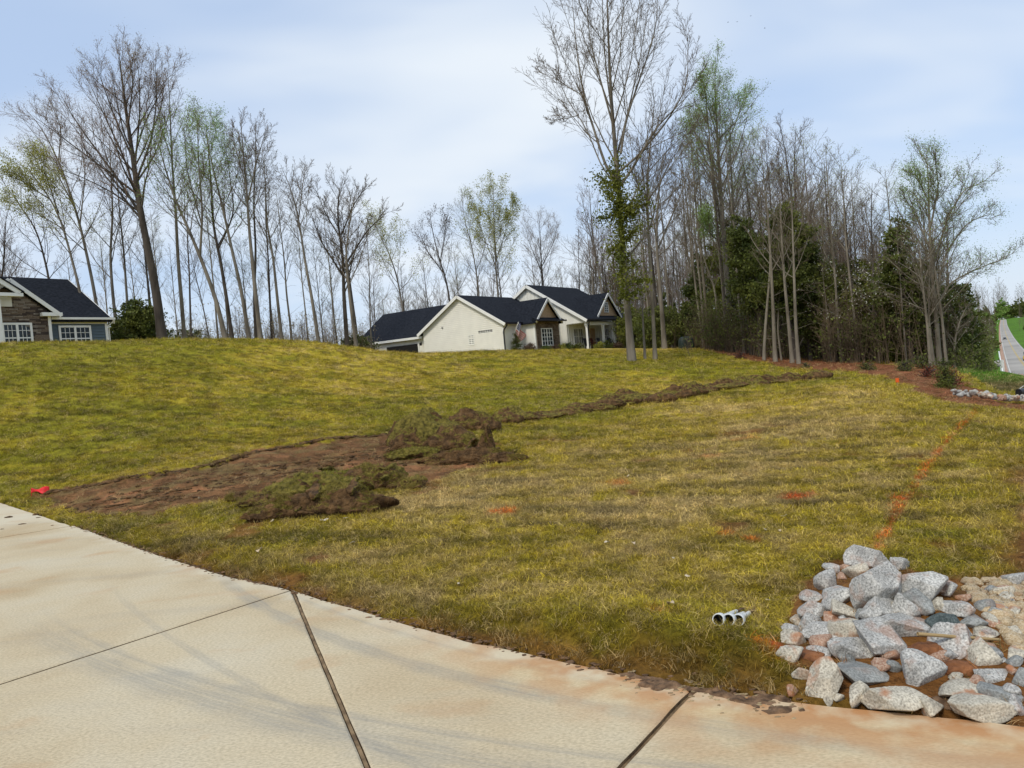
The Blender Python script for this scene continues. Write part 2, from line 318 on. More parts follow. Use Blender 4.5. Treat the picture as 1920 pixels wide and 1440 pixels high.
M['twig'] = mat('twig_bark', (.125, .094, .065), .95, .25, .5)
M['twig_red'] = mat('reddish_twigs', (.19, .13, .10), .95, .25, .5)
M['scrub'] = mat('brown_scrub_twigs', (.125, .092, .058), .95, .45, .5)
M['twig_grey'] = mat('grey_twigs', (.16, .128, .09), .95, .25, .5)
def leafmat(name, c1, c2, trans=.35, scale=.8):
    m, t, b = newmat(name); b.inputs['Roughness'].default_value = .6; b.inputs['Specular IOR Level'].default_value = .25
    c = t.nodes.new('ShaderNodeNewGeometry'); n = t.nodes.new('ShaderNodeTexNoise'); n.inputs['Scale'].default_value = scale; n.inputs['Detail'].default_value = 3
    t.links.new(c.outputs['Position'], n.inputs['Vector']); r = t.nodes.new('ShaderNodeValToRGB'); e = r.color_ramp.elements; e[0].position = .32; e[1].position = .68
    e[0].color = (*c1, 1); e[1].color = (*c2, 1); t.links.new(n.outputs['Fac'], r.inputs[0])
    ri = t.nodes.new('ShaderNodeMixRGB'); ri.blend_type = 'MULTIPLY'; ri.inputs[0].default_value = 1; mr = t.nodes.new('ShaderNodeMapRange'); mr.inputs[3].default_value = .6; mr.inputs[4].default_value = 1.35
    t.links.new(c.outputs['Random Per Island'], mr.inputs[0]); t.links.new(r.outputs[0], ri.inputs[1]); t.links.new(mr.outputs[0], ri.inputs[2])
    t.links.new(ri.outputs[0], b.inputs['Base Color'])
    tr = t.nodes.new('ShaderNodeBsdfTranslucent'); t.links.new(ri.outputs[0], tr.inputs[0]); ms = t.nodes.new('ShaderNodeMixShader'); ms.inputs[0].default_value = trans
    o = t.nodes['Material Output']; t.links.new(b.outputs[0], ms.inputs[1]); t.links.new(tr.outputs[0], ms.inputs[2]); t.links.new(ms.outputs[0], o.inputs[0]); return m
M['bud'] = leafmat('pale_spring_leaves', (.30, .36, .13), (.45, .52, .22), .5)
M['green_leaf'] = leafmat('fresh_green_leaves', (.20, .32, .07), (.36, .48, .13), .5)
M['yellow_leaf'] = leafmat('yellow_green_leaves', (.30, .31, .06), (.46, .45, .11), .5)
M['red_bud'] = leafmat('reddish_buds', (.34, .27, .16), (.48, .42, .26), .5)
M['cedar'] = leafmat('cedar_needles', (.06, .085, .018), (.19, .205, .045), .35, .6)
M['ivy'] = leafmat('ivy_leaves', (.09, .11, .014), (.20, .21, .035), .35, .9)
M['shrub'] = leafmat('shrub_leaves', (.05, .08, .015), (.13, .17, .04), .2, 1.5)
M['bankleaf'] = leafmat('bank_leaves', (.07, .085, .02), (.19, .22, .05), .3, .5)
M['blossom'] = leafmat('white_blossom', (.55, .55, .45), (.78, .78, .70), .3)
M['brown_leaf'] = leafmat('dry_brown_leaves', (.07, .045, .03), (.14, .09, .06), .2)
M['redshrub'] = leafmat('dark_red_leaves', (.10, .025, .018), (.20, .06, .03), .2, 3)
# ground
m, t, b = newmat('ground_cover'); M['ground'] = m; b.inputs['Roughness'].default_value = .95; b.inputs['Specular IOR Level'].default_value = .1
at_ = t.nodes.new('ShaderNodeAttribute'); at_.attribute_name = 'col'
geo = t.nodes.new('ShaderNodeNewGeometry')
def tnoise(t, vec, sc, det, sx=None):
    if sx:
        mp = t.nodes.new('ShaderNodeMapping'); mp.inputs['Scale'].default_value = sx; t.links.new(vec, mp.inputs[0]); vec = mp.outputs[0]
    n = t.nodes.new('ShaderNodeTexNoise'); n.inputs['Scale'].default_value = sc; n.inputs['Detail'].default_value = det; t.links.new(vec, n.inputs['Vector']); return n.outputs['Fac']
na = tnoise(t, geo.outputs['Position'], 3.5, 8, (1, 1, 1)); nb = tnoise(t, geo.outputs['Position'], 26, 4)
ad = t.nodes.new('ShaderNodeMath'); ad.operation = 'ADD'; t.links.new(na, ad.inputs[0]); t.links.new(nb, ad.inputs[1])
mr = t.nodes.new('ShaderNodeMapRange'); mr.inputs[1].default_value = .65; mr.inputs[2].default_value = 1.35; mr.inputs[3].default_value = .5; mr.inputs[4].default_value = 1.5; t.links.new(ad.outputs[0], mr.inputs[0])
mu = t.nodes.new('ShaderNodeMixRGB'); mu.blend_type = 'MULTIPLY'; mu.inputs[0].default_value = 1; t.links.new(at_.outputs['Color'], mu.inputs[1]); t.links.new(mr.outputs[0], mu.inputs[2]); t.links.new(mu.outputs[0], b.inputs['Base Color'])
bp = t.nodes.new('ShaderNodeBump'); bp.inputs['Strength'].default_value = .9; bp.inputs['Distance'].default_value = .05; t.links.new(ad.outputs[0], bp.inputs['Height']); t.links.new(bp.outputs[0], b.inputs['Normal'])
# grass blades take the ground's colour from their instance
m, t, b = newmat('grass_blades'); M['blade'] = m; b.inputs['Roughness'].default_value = .75; b.inputs['Specular IOR Level'].default_value = .15
ai = t.nodes.new('ShaderNodeAttribute'); ai.attribute_type = 'INSTANCER'; ai.attribute_name = 'col'; g = t.nodes.new('ShaderNodeNewGeometry')
mr = t.nodes.new('ShaderNodeMapRange'); mr.inputs[3].default_value = .5; mr.inputs[4].default_value = 2.1; t.links.new(g.outputs['Random Per Island'], mr.inputs[0])
mu = t.nodes.new('ShaderNodeMixRGB'); mu.blend_type = 'MULTIPLY'; mu.inputs[0].default_value = 1; t.links.new(ai.outputs['Color'], mu.inputs[1]); t.links.new(mr.outputs[0], mu.inputs[2]); t.links.new(mu.outputs[0], b.inputs['Base Color'])
tr = t.nodes.new('ShaderNodeBsdfTranslucent'); t.links.new(mu.outputs[0], tr.inputs[0]); ms = t.nodes.new('ShaderNodeMixShader'); ms.inputs[0].default_value = .25
t.links.new(b.outputs[0], ms.inputs[1]); t.links.new(tr.outputs[0], ms.inputs[2]); t.links.new(ms.outputs[0], t.nodes['Material Output'].inputs[0])
# concrete
m, t, b = newmat('broomed_concrete'); M['concrete'] = m; b.inputs['Roughness'].default_value = .85; b.inputs['Specular IOR Level'].default_value = .25
g = t.nodes.new('ShaderNodeNewGeometry'); P_ = g.outputs['Position']
def ramp(t, fac, stops):
    r = t.nodes.new('ShaderNodeValToRGB'); e = r.color_ramp.elements
    while len(e) < len(stops): e.new(.5)
    for el, (p, c) in zip(e, stops): el.position = p; el.color = (*c, 1) if len(c) == 3 else c
    t.links.new(fac, r.inputs[0]); return r.outputs[0]
def mixc(t, fac, a, b_, mode='MIX'):
    n = t.nodes.new('ShaderNodeMixRGB'); n.blend_type = mode
    for i, v in enumerate((fac, a, b_)):
        if isinstance(v, (int, float)): n.inputs[i].default_value = v
        elif isinstance(v, tuple): n.inputs[i].default_value = (*v, 1)
        else: t.links.new(v, n.inputs[i])
    return n.outputs[0]
base = ramp(t, tnoise(t, P_, .8, 5), [(.3, (.47, .36, .215)), (.5, (.56, .465, .31)), (.72, (.585, .515, .38))])
speck = ramp(t, tnoise(t, P_, 85, 4, (.6, 1, 1)), [(.3, (.70, .70, .68)), (.62, (1.08, 1.08, 1.08))])
c = mixc(t, .8, base, speck, 'MULTIPLY')
mp = t.nodes.new('ShaderNodeMapping'); mp.inputs['Rotation'].default_value = (0, 0, .62); mp.inputs['Scale'].default_value = (.35, 3.2, 1); t.links.new(P_, mp.inputs[0])
wv = t.nodes.new('ShaderNodeTexNoise'); wv.inputs['Scale'].default_value = 1.1; wv.inputs['Detail'].default_value = 5; wv.inputs['Distortion'].default_value = .5; t.links.new(mp.outputs[0], wv.inputs['Vector'])
c = mixc(t, ramp(t, wv.outputs['Fac'], [(.54, (0, 0, 0)), (.74, (.22, .22, .22))]), c, (.27, .26, .235))
def circ(p, q, r):
    p, q, r = (g0_(*k) for k in (p, q, r)); A = 2*np.array([q-p, r-p]); b__ = np.array([q@q-p@p, r@r-p@p]); c_ = np.linalg.solve(A, b__); return c_, np.linalg.norm(c_-p)
def g0_(x, y): d = ray(x, y); return (CP+d*(-1.6/d[2]))[:2]
rag = tnoise(t, P_, 2.2, 5)
for pts3, wd, am in ((((50, 1170), (390, 1310), (850, 1420)), .13, .45), (((90, 1150), (470, 1300), (900, 1385)), .035, .35), (((480, 1130), (700, 1222), (960, 1290)), .07, .5), (((560, 1120), (760, 1190), (1050, 1262)), .03, .4), (((320, 1195), (430, 1262), (560, 1330)), .03, .3)):
    c_, R_c = circ(*pts3); vd = t.nodes.new('ShaderNodeVectorMath'); vd.operation = 'DISTANCE'; t.links.new(P_, vd.inputs[0]); vd.inputs[1].default_value = (c_[0], c_[1], 0)
    def mm(op, a, b_): 
        n = t.nodes.new('ShaderNodeMath'); n.operation = op
        for i, v in enumerate((a, b_)):
            if isinstance(v, (int, float)): n.inputs[i].default_value = float(v)
            else: t.links.new(v, n.inputs[i])
        return n.outputs[0]
    dd = mm('ABSOLUTE', mm('SUBTRACT', vd.outputs['Value'], R_c), 0); dd = mm('ADD', dd, mm('MULTIPLY', mm('SUBTRACT', rag, .5), wd*2.2))
    r9 = t.nodes.new('ShaderNodeMapRange'); r9.interpolation_type = 'SMOOTHSTEP'; r9.inputs[1].default_value = wd*1.5; r9.inputs[2].default_value = 0; r9.inputs[3].default_value = 0; r9.inputs[4].default_value = am; t.links.new(dd, r9.inputs[0])
    cx = t.nodes.new('ShaderNodeCombineXYZ'); t.links.new(mm('MULTIPLY', vd.outputs['Value'], 45.), cx.inputs[0]); t.links.new(mm('MULTIPLY', rag, 2.), cx.inputs[1]); sxy = t.nodes.new('ShaderNodeSeparateXYZ'); t.links.new(P_, sxy.inputs[0]); rx = t.nodes.new('ShaderNodeMapRange'); rx.interpolation_type = 'SMOOTHSTEP'; rx.inputs[1].default_value = -4.4; rx.inputs[2].default_value = -2.4; t.links.new(sxy.outputs[0], rx.inputs[0]); ns = tnoise(t, cx.outputs[0], 1., 3)
    c = mixc(t, mm('MULTIPLY', mm('MULTIPLY', r9.outputs[0], rx.outputs[0]), mm('ADD', mm('MULTIPLY', ns, 2.2), -.35)), c, (.21, .215, .21))
# orange clay stains
st = ramp(t, tnoise(t, P_, 1.15, 6, (1, 1.6, 1)), [(.60, (0, 0, 0)), (.74, (.55, .55, .55))])
ea = t.nodes.new('ShaderNodeAttribute'); ea.attribute_name = 'edge'
c = mixc(t, mixc(t, 1., mixc(t, 1., ramp(t, tnoise(t, P_, 1.6, 4), [(.3, (.2, .2, .2)), (.6, (1, 1, 1))]), ea.outputs['Color'], 'MULTIPLY'), (.75, .75, .75), 'MULTIPLY'), c, (.62, .44, .21)); st2 = mixc(t, 1.0, ramp(t, tnoise(t, P_, 4.5, 6), [(.36, (0, 0, 0)), (.58, (1., 1., 1.))]), ea.outputs['Color'], 'MULTIPLY')
band = t.nodes.new('ShaderNodeAttribute'); band.attribute_name = 'band'; c = mixc(t, mixc(t, 1., band.outputs['Color'], (.55, .55, .55), 'MULTIPLY'), c, (.62, .555, .42))
c = mixc(t, st, c, (.46, .27, .13)); c = mixc(t, st2, c, (.44, .20, .07))
t.links.new(c, b.inputs['Base Color'])
bp = t.nodes.new('ShaderNodeBump'); bp.inputs['Strength'].default_value = .6; bp.inputs['Distance'].default_value = .005; mpb = t.nodes.new('ShaderNodeMapping'); mpb.inputs['Rotation'].default_value = (0, 0, .5); t.links.new(P_, mpb.inputs[0]); t.links.new(tnoise(t, mpb.outputs[0], 210, 3, (.07, 1, 1)), bp.inputs['Height']); t.links.new(bp.outputs[0], b.inputs['Normal'])
def stonemat(name, c1, c2, c3, clay=.5):
    m, t, b = newmat(name); b.inputs['Roughness'].default_value = .88; b.inputs['Specular IOR Level'].default_value = .25
    g = t.nodes.new('ShaderNodeTexCoord'); P_ = g.outputs['Object']; gg = t.nodes.new('ShaderNodeNewGeometry')
    c = ramp(t, tnoise(t, P_, 110, 5), [(.30, c1), (.5, c2), (.70, c3)])
    big = ramp(t, tnoise(t, P_, 7, 4), [(.3, (.60, .60, .59)), (.7, (1.18, 1.16, 1.11))]); c = mixc(t, 1., c, big, 'MULTIPLY')
    sp = t.nodes.new('ShaderNodeSeparateXYZ'); t.links.new(gg.outputs['Normal'], sp.inputs[0])
    cl = ramp(t, tnoise(t, gg.outputs['Position'], 9, 5), [(.54, (0, 0, 0)), (.66, (clay, clay, clay))]); c = mixc(t, cl, c, (.36, .15, .065))
    t.links.new(c, b.inputs['Base Color'])
    bp = t.nodes.new('ShaderNodeBump'); bp.inputs['Strength'].default_value = .6; bp.inputs['Distance'].default_value = .008; t.links.new(tnoise(t, P_, 38, 6), bp.inputs['Height']); t.links.new(bp.outputs[0], b.inputs['Normal']); return m
M['granite'] = stonemat('pale_granite', (.19, .188, .18), (.43, .425, .41), (.64, .635, .61), .4)
M['granite_warm'] = stonemat('buff_granite', (.26, .235, .20), (.50, .46, .38), (.66, .62, .53), .8)
M['bluestone'] = stonemat('blue_grey_stone', (.17, .175, .17), (.27, .28, .275), (.39, .40, .39), .15)
M['greenstone'] = stonemat('dark_green_stone', (.045, .06, .062), (.085, .11, .112), (.15, .18, .18), .1)
M['redrock'] = stonemat('clay_stained_rock', (.30, .15, .10), (.44, .28, .20), (.58, .45, .36), .9)
M['gravel'] = stonemat('tan_gravel', (.30, .21, .12), (.46, .36, .23), (.58, .50, .38), .3)
M['claymud'] = mat('wet_clay', (.17, .06, .02), .8, .4, 12, 1., 30, col2=(.30, .12, .045), coord='Object')
M['mud'] = mat('brown_mud', (.10, .055, .028), .9, .5, 22, 1., 40, col2=(.26, .155, .085), coord='Object')
M['sodstraw'] = mat('straw_bits', (.20, .13, .07), .95, .3, 9, col2=(.42, .32, .18))
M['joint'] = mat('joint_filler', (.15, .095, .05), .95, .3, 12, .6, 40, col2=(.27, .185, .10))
M['sodsoil'] = mat('sod_root_soil', (.060, .031, .012), .95, .45, 9, 1., 26, col2=(.19, .105, .042), coord='Object', bdist=.05)
M['sodgrass'] = mat('sod_turf', (.085, .068, .010), .95, .5, 16, 1., 40, col2=(.25, .20, .04), coord='Object', bdist=.04)
M['pvc'] = mat('white_plastic', (.72, .74, .74), .35, .06, 20)
M['rust'] = mat('rusty_steel', (.14, .075, .045), .8, .3, 40)
M['orange'] = mat('orange_plastic', (.75, .12, .02), .5, .1)
M['redcloth'] = mat('red_flagging', (.72, .02, .025), .5, .15, 20)
M['asphalt'] = mat('pale_worn_asphalt', (.30, .285, .26), .9, .12, .12, coord='Object', col2=(.40, .37, .33))
M['yellow'] = mat('road_line_yellow', (.55, .38, .06), .7, .1); M['line'] = mat('road_line_white', (.6, .6, .56), .7, .1)
M['paleconc'] = mat('pale_concrete', (.5, .47, .42), .8, .1)
M['wood'] = mat('dry_cane', (.38, .27, .13), .8, .2)
M['darkgreen'] = mat('dark_green_plastic', (.012, .022, .018), .55, .2)
M['black'] = mat('black_paint', (.012, .013, .018), .35, .2)
M['tan_leaf'] = mat('dry_tan_leaf', (.55, .43, .28), .7, .25, 20); M['pale_leaf'] = mat('bleached_leaf', (.60, .52, .38), .7, .15, 20)
# ------------------------------------------------------------------ ground sheet
az = np.concatenate([np.linspace(-PI, -.66, 60, endpoint=False), np.linspace(-.66, .66, 480, endpoint=False), np.linspace(.66, PI, 61)])
rr = np.concatenate([np.geomspace(1.2, 60, 350), np.geomspace(61.5, 2600, 70)]); A_, R_ = np.meshgrid(az, rr); GX = R_*np.sin(A_); GY = R_*np.cos(A_)
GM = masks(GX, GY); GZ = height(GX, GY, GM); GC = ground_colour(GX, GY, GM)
na_, nr_ = len(az), len(rr); idx = np.arange(nr_*na_).reshape(nr_, na_)
F = np.stack([idx[:-1, :-1], idx[:-1, 1:], idx[1:, 1:], idx[1:, :-1]], -1).reshape(-1, 4)[:, ::-1]
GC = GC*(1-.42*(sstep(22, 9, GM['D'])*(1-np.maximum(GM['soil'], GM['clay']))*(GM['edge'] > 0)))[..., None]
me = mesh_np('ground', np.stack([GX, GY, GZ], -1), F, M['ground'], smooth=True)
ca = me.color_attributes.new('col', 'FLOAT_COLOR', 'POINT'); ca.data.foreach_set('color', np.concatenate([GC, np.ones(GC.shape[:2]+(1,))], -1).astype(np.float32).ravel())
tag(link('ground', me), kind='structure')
# ------------------------------------------------------------------ driveway slabs
drive = empty('driveway'); drive['kind'] = 'structure'
E_ = [np.array(q) for q in EDGE]      # index: 0,1 extra, then EDGE_PX[0..11], extras
pA1 = g0(140, 985); pA0 = g0(0, 1008); pB1 = g0(548, 1105); pB0 = g0(0, 1282); pC0 = g0(690, 1440); pD1 = g0(1300, 1290); pD0 = g0(1160, 1440)
def ext(p, q, L): v = q-p; return p+v/np.linalg.norm(v)*L
A_far = ext(pA1, pA0, 14); B_far = ext(pB1, pB0, 12); C_far = ext(pB1, pC0, 9); D_far = ext(pD1, pD0, 8)
_t = np.linalg.solve(np.array([pC0-pB1, pD1-pD0]).T, pD1-pB1); X_ = pB1+(pC0-pB1)*_t[0]
slabs = [
 [E_[0], E_[1], E_[2], E_[3], A_far, np.array([-45., 20.])],
 [E_[3], E_[4], E_[5], E_[6], B_far, A_far],
 [E_[6], X_, D_far, np.array([-9., -6.]), B_far],
 [E_[6], E_[7], E_[8], E_[9], E_[10], X_],
 [E_[10], E_[11], E_[12], E_[13], E_[14], E_[15], np.array([8., -8.]), D_far, X_]]
def shrink(poly, d):
    n = len(poly); o = []
    ar = sum(poly[i][0]*poly[(i+1) % n][1]-poly[(i+1) % n][0]*poly[i][1] for i in range(n)); s = 1 if ar > 0 else -1
    for i in range(n):
        p0, p1, p2 = poly[i-1], poly[i], poly[(i+1) % n]; a = p1-p0; a = a/np.linalg.norm(a); b_ = p2-p1; b_ = b_/np.linalg.norm(b_)
        na = np.array([-a[1], a[0]])*s; nb = np.array([-b_[1], b_[0]])*s; k = na+nb; k = k/max(k@k, .4)*2; o.append(p1+k*d)
    return o
for si_, sl in enumerate(slabs):
    # subdivide sides, jitter the free edge slightly
    pts = []
    n = len(sl)
    for i in range(n):
        p, q = sl[i], sl[(i+1) % n]; L = np.linalg.norm(q-p); k = int(min(60, max(1, L/.12)))
        for j in range(k):
            v = p+(q-p)*j/k; pts.append(v)
    pts = shrink(pts, (.040, .014, .014, .013, .014)[si_]); jit = [p+np.array([0, (vn(p[0]*14, p[1]*3, 3)-.5)*.012+((fbm(p[0]*5, p[1]*5, 6, 4)-.5)*.06 if abs(p[1]-float(edgeY(p[0]))) < .12 else 0)]) for p in pts]
    o0 = jit; o1 = shrink(jit, .010)
    me = bpy.data.meshes.new('concrete_slab'); bm = bmesh.new(); lay = bm.verts.layers.float_color.new('edge'); lay2 = bm.verts.layers.float_color.new('band')
    bot = [bm.verts.new((p[0], p[1], -.13)) for p in o0]; mid = [bm.verts.new((p[0], p[1], -.006)) for p in o0]; top = [bm.verts.new((p[0], p[1], 0)) for p in o1]
    k = len(o0)
    for i in range(k):
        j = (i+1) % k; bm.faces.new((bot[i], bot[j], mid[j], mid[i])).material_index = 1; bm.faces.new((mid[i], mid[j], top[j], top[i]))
    from mathutils.geometry import delaunay_2d_cdt
    ring = [tuple(p) for p in o1]; xs_ = np.arange(-7, 3.2, .13); ys_ = np.arange(.8, 11, .13); GXs, GYs = np.meshgrid(xs_, ys_); GYs = GYs+.065*(np.arange(len(xs_)) % 2)[None]
    e_g = edgeY(GXs)-GYs; keep_ = inpoly(GXs, GYs, [tuple(q) for q in shrink(jit, .05)]) & ((e_g < 1.1) | ((np.arange(GXs.size).reshape(GXs.shape) % 3) == 0)); inner = [Vector((float(a_), float(b_))) for a_, b_ in zip(GXs[keep_], GYs[keep_])]
    vo, eo, fo, *_r = delaunay_2d_cdt([Vector(p) for p in ring]+inner, [(i, (i+1) % k) for i in range(k)], [], 1, 1e-6)
    tv = [top[i] if i < k else bm.verts.new((v.x, v.y, 0)) for i, v in enumerate(vo)]
    for tri in fo:
        try: bm.faces.new([tv[i] for i in tri])
        except ValueError: pass
    for v in bm.verts:
        e = float(edgeY(v.co.x))-v.co.y; s = max(0, 1-e/.75)*float(sstep(-1.4, .6, v.co.x)); v[lay] = (s, s, s, 1); s = 1.0 if e < .17 else 0.0; v[lay2] = (s, s, s, 1)
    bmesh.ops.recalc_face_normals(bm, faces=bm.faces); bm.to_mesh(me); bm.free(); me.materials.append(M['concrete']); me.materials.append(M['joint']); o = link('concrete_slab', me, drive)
# bedding under the slabs seen in the joints
mb = MB(); mb.prism([(*p, -.022) for p in [E_[2], E_[4], E_[6], E_[8], E_[10], E_[12], E_[14], np.array([7., -7.]), np.array([-9., -6.]), np.array([-30., 8.])]], (0, 0, -.05)); mb.build('joint_bed', M['joint'], drive)
MB().bar((*pB1, -.03), (*(pB1+(X_-pB1)*.97), -.034), .016, .05).build('expansion_strip', M['joint'], drive)
# ragged cut edge of the turf above the bare soil and crumbs along the concrete
gq = np.random.default_rng(2); icov = None
def crumbs(name, line_px, n, spread, s0, s1, mt, label, onedge=False):
    bm = bmesh.new(); bmesh.ops.create_icosphere(bm, subdivisions=1, radius=1); v0 = np.array([x.co[:] for x in bm.verts]); f0 = np.array([[w_.index for w_ in x.verts] for x in bm.faces]); bm.free()
    L = resample_([hit0(*q) for q in line_px] if not onedge else [np.array([*g0(*q), .02]) for q in line_px], n); V = []; F = []
    for i in range(n):
        sc = gq.uniform(s0, s1); p = L[i]+np.array([gq.normal(0, spread), gq.normal(0, spread), 0]); p[2] = H1(p[0], p[1]) if p[1]-float(edgeY(p[0])) > .02 else .0
        q = v0*(1+gq.normal(0, .22, (len(v0), 1)))*np.array([sc*gq.uniform(1, 2.6), sc, sc*.55]); V.append(q+p); F.append(f0+i*len(v0))
    return tag(link(name, mesh_np(name, np.concatenate(V), np.concatenate(F), M[mt])), label, 'soil', kind='stuff')
def resample_(pl, n):
    pl = np.array(pl, float); L = np.r_[0, np.cumsum(np.linalg.norm(np.diff(pl, axis=0), axis=1))]; s_ = np.linspace(0, L[-1], n); return np.stack([np.interp(s_, L, pl[:, i]) for i in range(3)], 1)
crumbs('cut_turf_edge', [(90,920),(150,911),(200,905),(300,888),(390,872),(460,848),(600,828),(740,811),(800,801)], 420, .05, .025, .07, 'sodsoil', 'ragged dark edge of cut turf along the top of the bare soil')
crumbs('soil_crumbs', [(150,945),(300,930),(450,895),(600,870),(700,850),(850,850)], 700, .55, .012, .05, 'sodsoil', 'loose brown crumbs over the bare soil')
crumbs('edge_crumbs', EDGE_PX[1:10], 700, .030, .003, .014, 'mud', 'small soil crumbs along the concrete edge', True)
crumbs('mud_crumbs', [(1180,1270),(1280,1292),(1400,1312),(1490,1328)], 160, .06, .003, .009, 'sodstraw', 'bits of straw and soil on the mud at the concrete edge', True)
#@@REST
# ------------------------------------------------------------------ house helpers
def wall_prism(name, poly, a0, a1, m, parent):      # polygon in (y,z), extruded along local x
    return MB().prism([(a0, y, z) for y, z in poly], (a1-a0, 0, 0)).build(name, m, parent)
def roof_mesh(mb, p0, p1, p2, p3, t=.14): return mb.prism([p0, p1, p2, p3], (0, 0, -t))
def window(parent, x0, x1, y, z0, z1, face='y', cols=2, rows=2, fr=.09, sides=-1, mats=('white', 'glass'), frname='window', trim=.0):
    """window in a wall; face 'y': wall plane y=const looking towards sides*y, face 'x' likewise"""
    def bx(mb, a0, a1, n0, n1, c0, c1):
        n0, n1 = sorted((y+sides*n0, y+sides*n1))
        if face == 'y': mb.box(a0, a1, n0, n1, c0, c1)
        else: mb.box(n0, n1, a0, a1, c0, c1)
    f = MB(); t = fr
    bx(f, x0-t, x0, 0, .06, z0-t, z1+t); bx(f, x1, x1+t, 0, .06, z0-t, z1+t); bx(f, x0, x1, 0, .06, z1, z1+t); bx(f, x0, x1, 0, .075, z0-t, z0)
    w_ = f.build(frname, M[mats[0]], parent)
    p = MB(); bx(p, x0, x1, .004, .02, z0, z1); p.build('pane', M[mats[1]], w_)
    for i in range(1, cols):
        mb = MB(); c = x0+(x1-x0)*i/cols; bw = .035 if not (cols == 4 and i == 2) else .07; bx(mb, c-bw, c+bw, .02, .045, z0, z1); mb.build('muntin', M[mats[0]], w_)
    for i in range(1, rows):
        mb = MB(); c = z0+(z1-z0)*i/rows; bx(mb, x0, x1, .021, .050, c-.025, c+.025); mb.build('muntin', M[mats[0]], w_)
    return w_
def laps(fz, zs, x, out, h, mb, axis='x'):
    """lapped boards on plane local x=const; fz(z)->(y0,y1) extent at height z"""
    z = zs[0]
    while z < zs[1]-.02:
        z2 = min(z+h, zs[1]); y0, y1 = fz(z); y2, y3 = fz(z2)
        if y3-y2 > .05 or y1-y0 > .1:
            o = .05
            mb.add([(x+out*o, y0, z), (x+out*o, y1, z), (x+out*.006, y3, z2), (x+out*.006, y2, z2), (x, y0, z), (x, y1, z)], [(0, 1, 2, 3), (4, 5, 1, 0)])
        z = z2
# ------------------------------------------------------------------ white house
HC = at(948, 661, 68)
wh = empty('white_house', HC, math.radians(90-34.5), 'cream and white ranch house with charcoal roofs, stone bay and front porch on the rise', 'house')
ev, rz_ = 2.72, 5.52; sl = (rz_-ev)/4.65
wall_prism('gable_wall', [(0, -1.5), (0, ev), (4.65, rz_), (9.3, ev), (9.3, -1.5)], 0, 9.2, M['siding'], wh)
mb = MB(); laps(lambda z: (0, 9.3) if z < ev else ((z-ev)/sl, 9.3-(z-ev)/sl), (-1.2, rz_-.05), 0, -1, .17, mb)
o = mb.build('siding', M['siding'], wh); o['kind'] = 'stuff'
mb = MB(); mb.box(-.05, .0, -.03, .10, -1.2, ev); mb.build('corner_board', M['white'], wh)
def rz1(y): return rz_+.16-abs(y-4.65)*sl
mb = MB(); roof_mesh(mb, (-.32, -.42, rz1(-.42)), (9.2, -.42, rz1(-.42)), (9.2, 4.65, rz1(4.65)), (-.32, 4.65, rz1(4.65)))
roof_mesh(mb, (-.32, 4.65, rz1(4.65)), (9.2, 4.65, rz1(4.65)), (9.2, 9.75, rz1(9.75)), (-.32, 9.75, rz1(9.75))); mb.build('roof', M['shingle'], wh)
for y0, y1 in ((-.44, 4.65), (9.77, 4.65)):
    MB().bar((-.35, y0, rz1(y0)-.16), (-.35, y1, rz1(y1)-.16), .06, .26).build('rake_board', M['white'], wh)
MB().box(-.33, 2.6, -.54, -.42, rz1(-.42)-.15, rz1(-.42)).build('gutter', M['gutter'], wh)
MB().tube([(-.1, -.48, 2.5), (-.1, -.46, 2.35), (-.1, -.10, 2.0), (-.12, -.07, 1.8), (-.12, -.07, -.4)], .065, 8).build('downspout', M['gutter'], wh, True)
window(wh, 3.36, 3.9, 0, 1.02, 1.85, 'x', 2, 4, .05, mats=('white', 'glass'))
vt = MB().box(-.04, .0, 1.2, 2.75, 1.98, 2.16).build('transom_vent', M['dark'], wh)
for i in range(1, 6): MB().box(-.05, -.04, 1.2+i*.258-.02, 1.2+i*.258+.02, 1.98, 2.16).build('muntin', M['white'], vt)
MB().tube([(0, 6.87, 2.9), (-.10, 6.87, 2.9)], .08, 10).build('round_vent', M['gutter'], wh)
# garage wing
gl = 5.42; ge = 2.42; gs = (gl-ge)/4.4
wall_prism_g = MB().prism([(.35, 9.0, -1.5), (.35, 9.0, ge), (4.6, 9.0, gl-.1), (8.8, 9.0, ge), (8.8, 9.0, -1.5)], (0, 9.2, 0)).build('garage_wall', M['siding'], wh)
def rzg(x): return gl+.12-abs(x-4.6)*gs
mb = MB(); roof_mesh(mb, (-.02, 9.85, rzg(-.02)), (-.02, 18.6, rzg(-.02)), (4.6, 18.6, rzg(4.6)), (4.6, 5.1, rzg(4.6)))
roof_mesh(mb, (4.6, 5.1, rzg(4.6)), (4.6, 18.6, rzg(4.6)), (9.2, 18.6, rzg(9.2)), (9.2, 9.0, rzg(9.2))); mb.build('garage_roof', M['shingle'], wh)
# only the part left of the gable stands forward: trim its front edge
MB().box(-.10, -.02, 9.5, 18.6, rzg(0)-.24, rzg(0)-.02).build('fascia', M['white'], wh)
MB().box(.2, .34, 10.4, 14.4, -1, 1.74).build('garage_opening_shade', M['dark'], wh)  # near-black box, the shade inside the garage opening put into its colour
for y0 in (10.2, 14.4): MB().box(.28, .345, y0, y0+.18, -1, 1.82).build('door_casing', M['white'], wh)
mb = MB(); mb.bar((-.02, 9.55, 1.78), (-.22, 9.55, 1.84), .05, .05); mb.box(-.30, -.14, 9.47, 9.63, 1.5, 1.76); mb.build('wall_lantern', M['gutter'], wh)
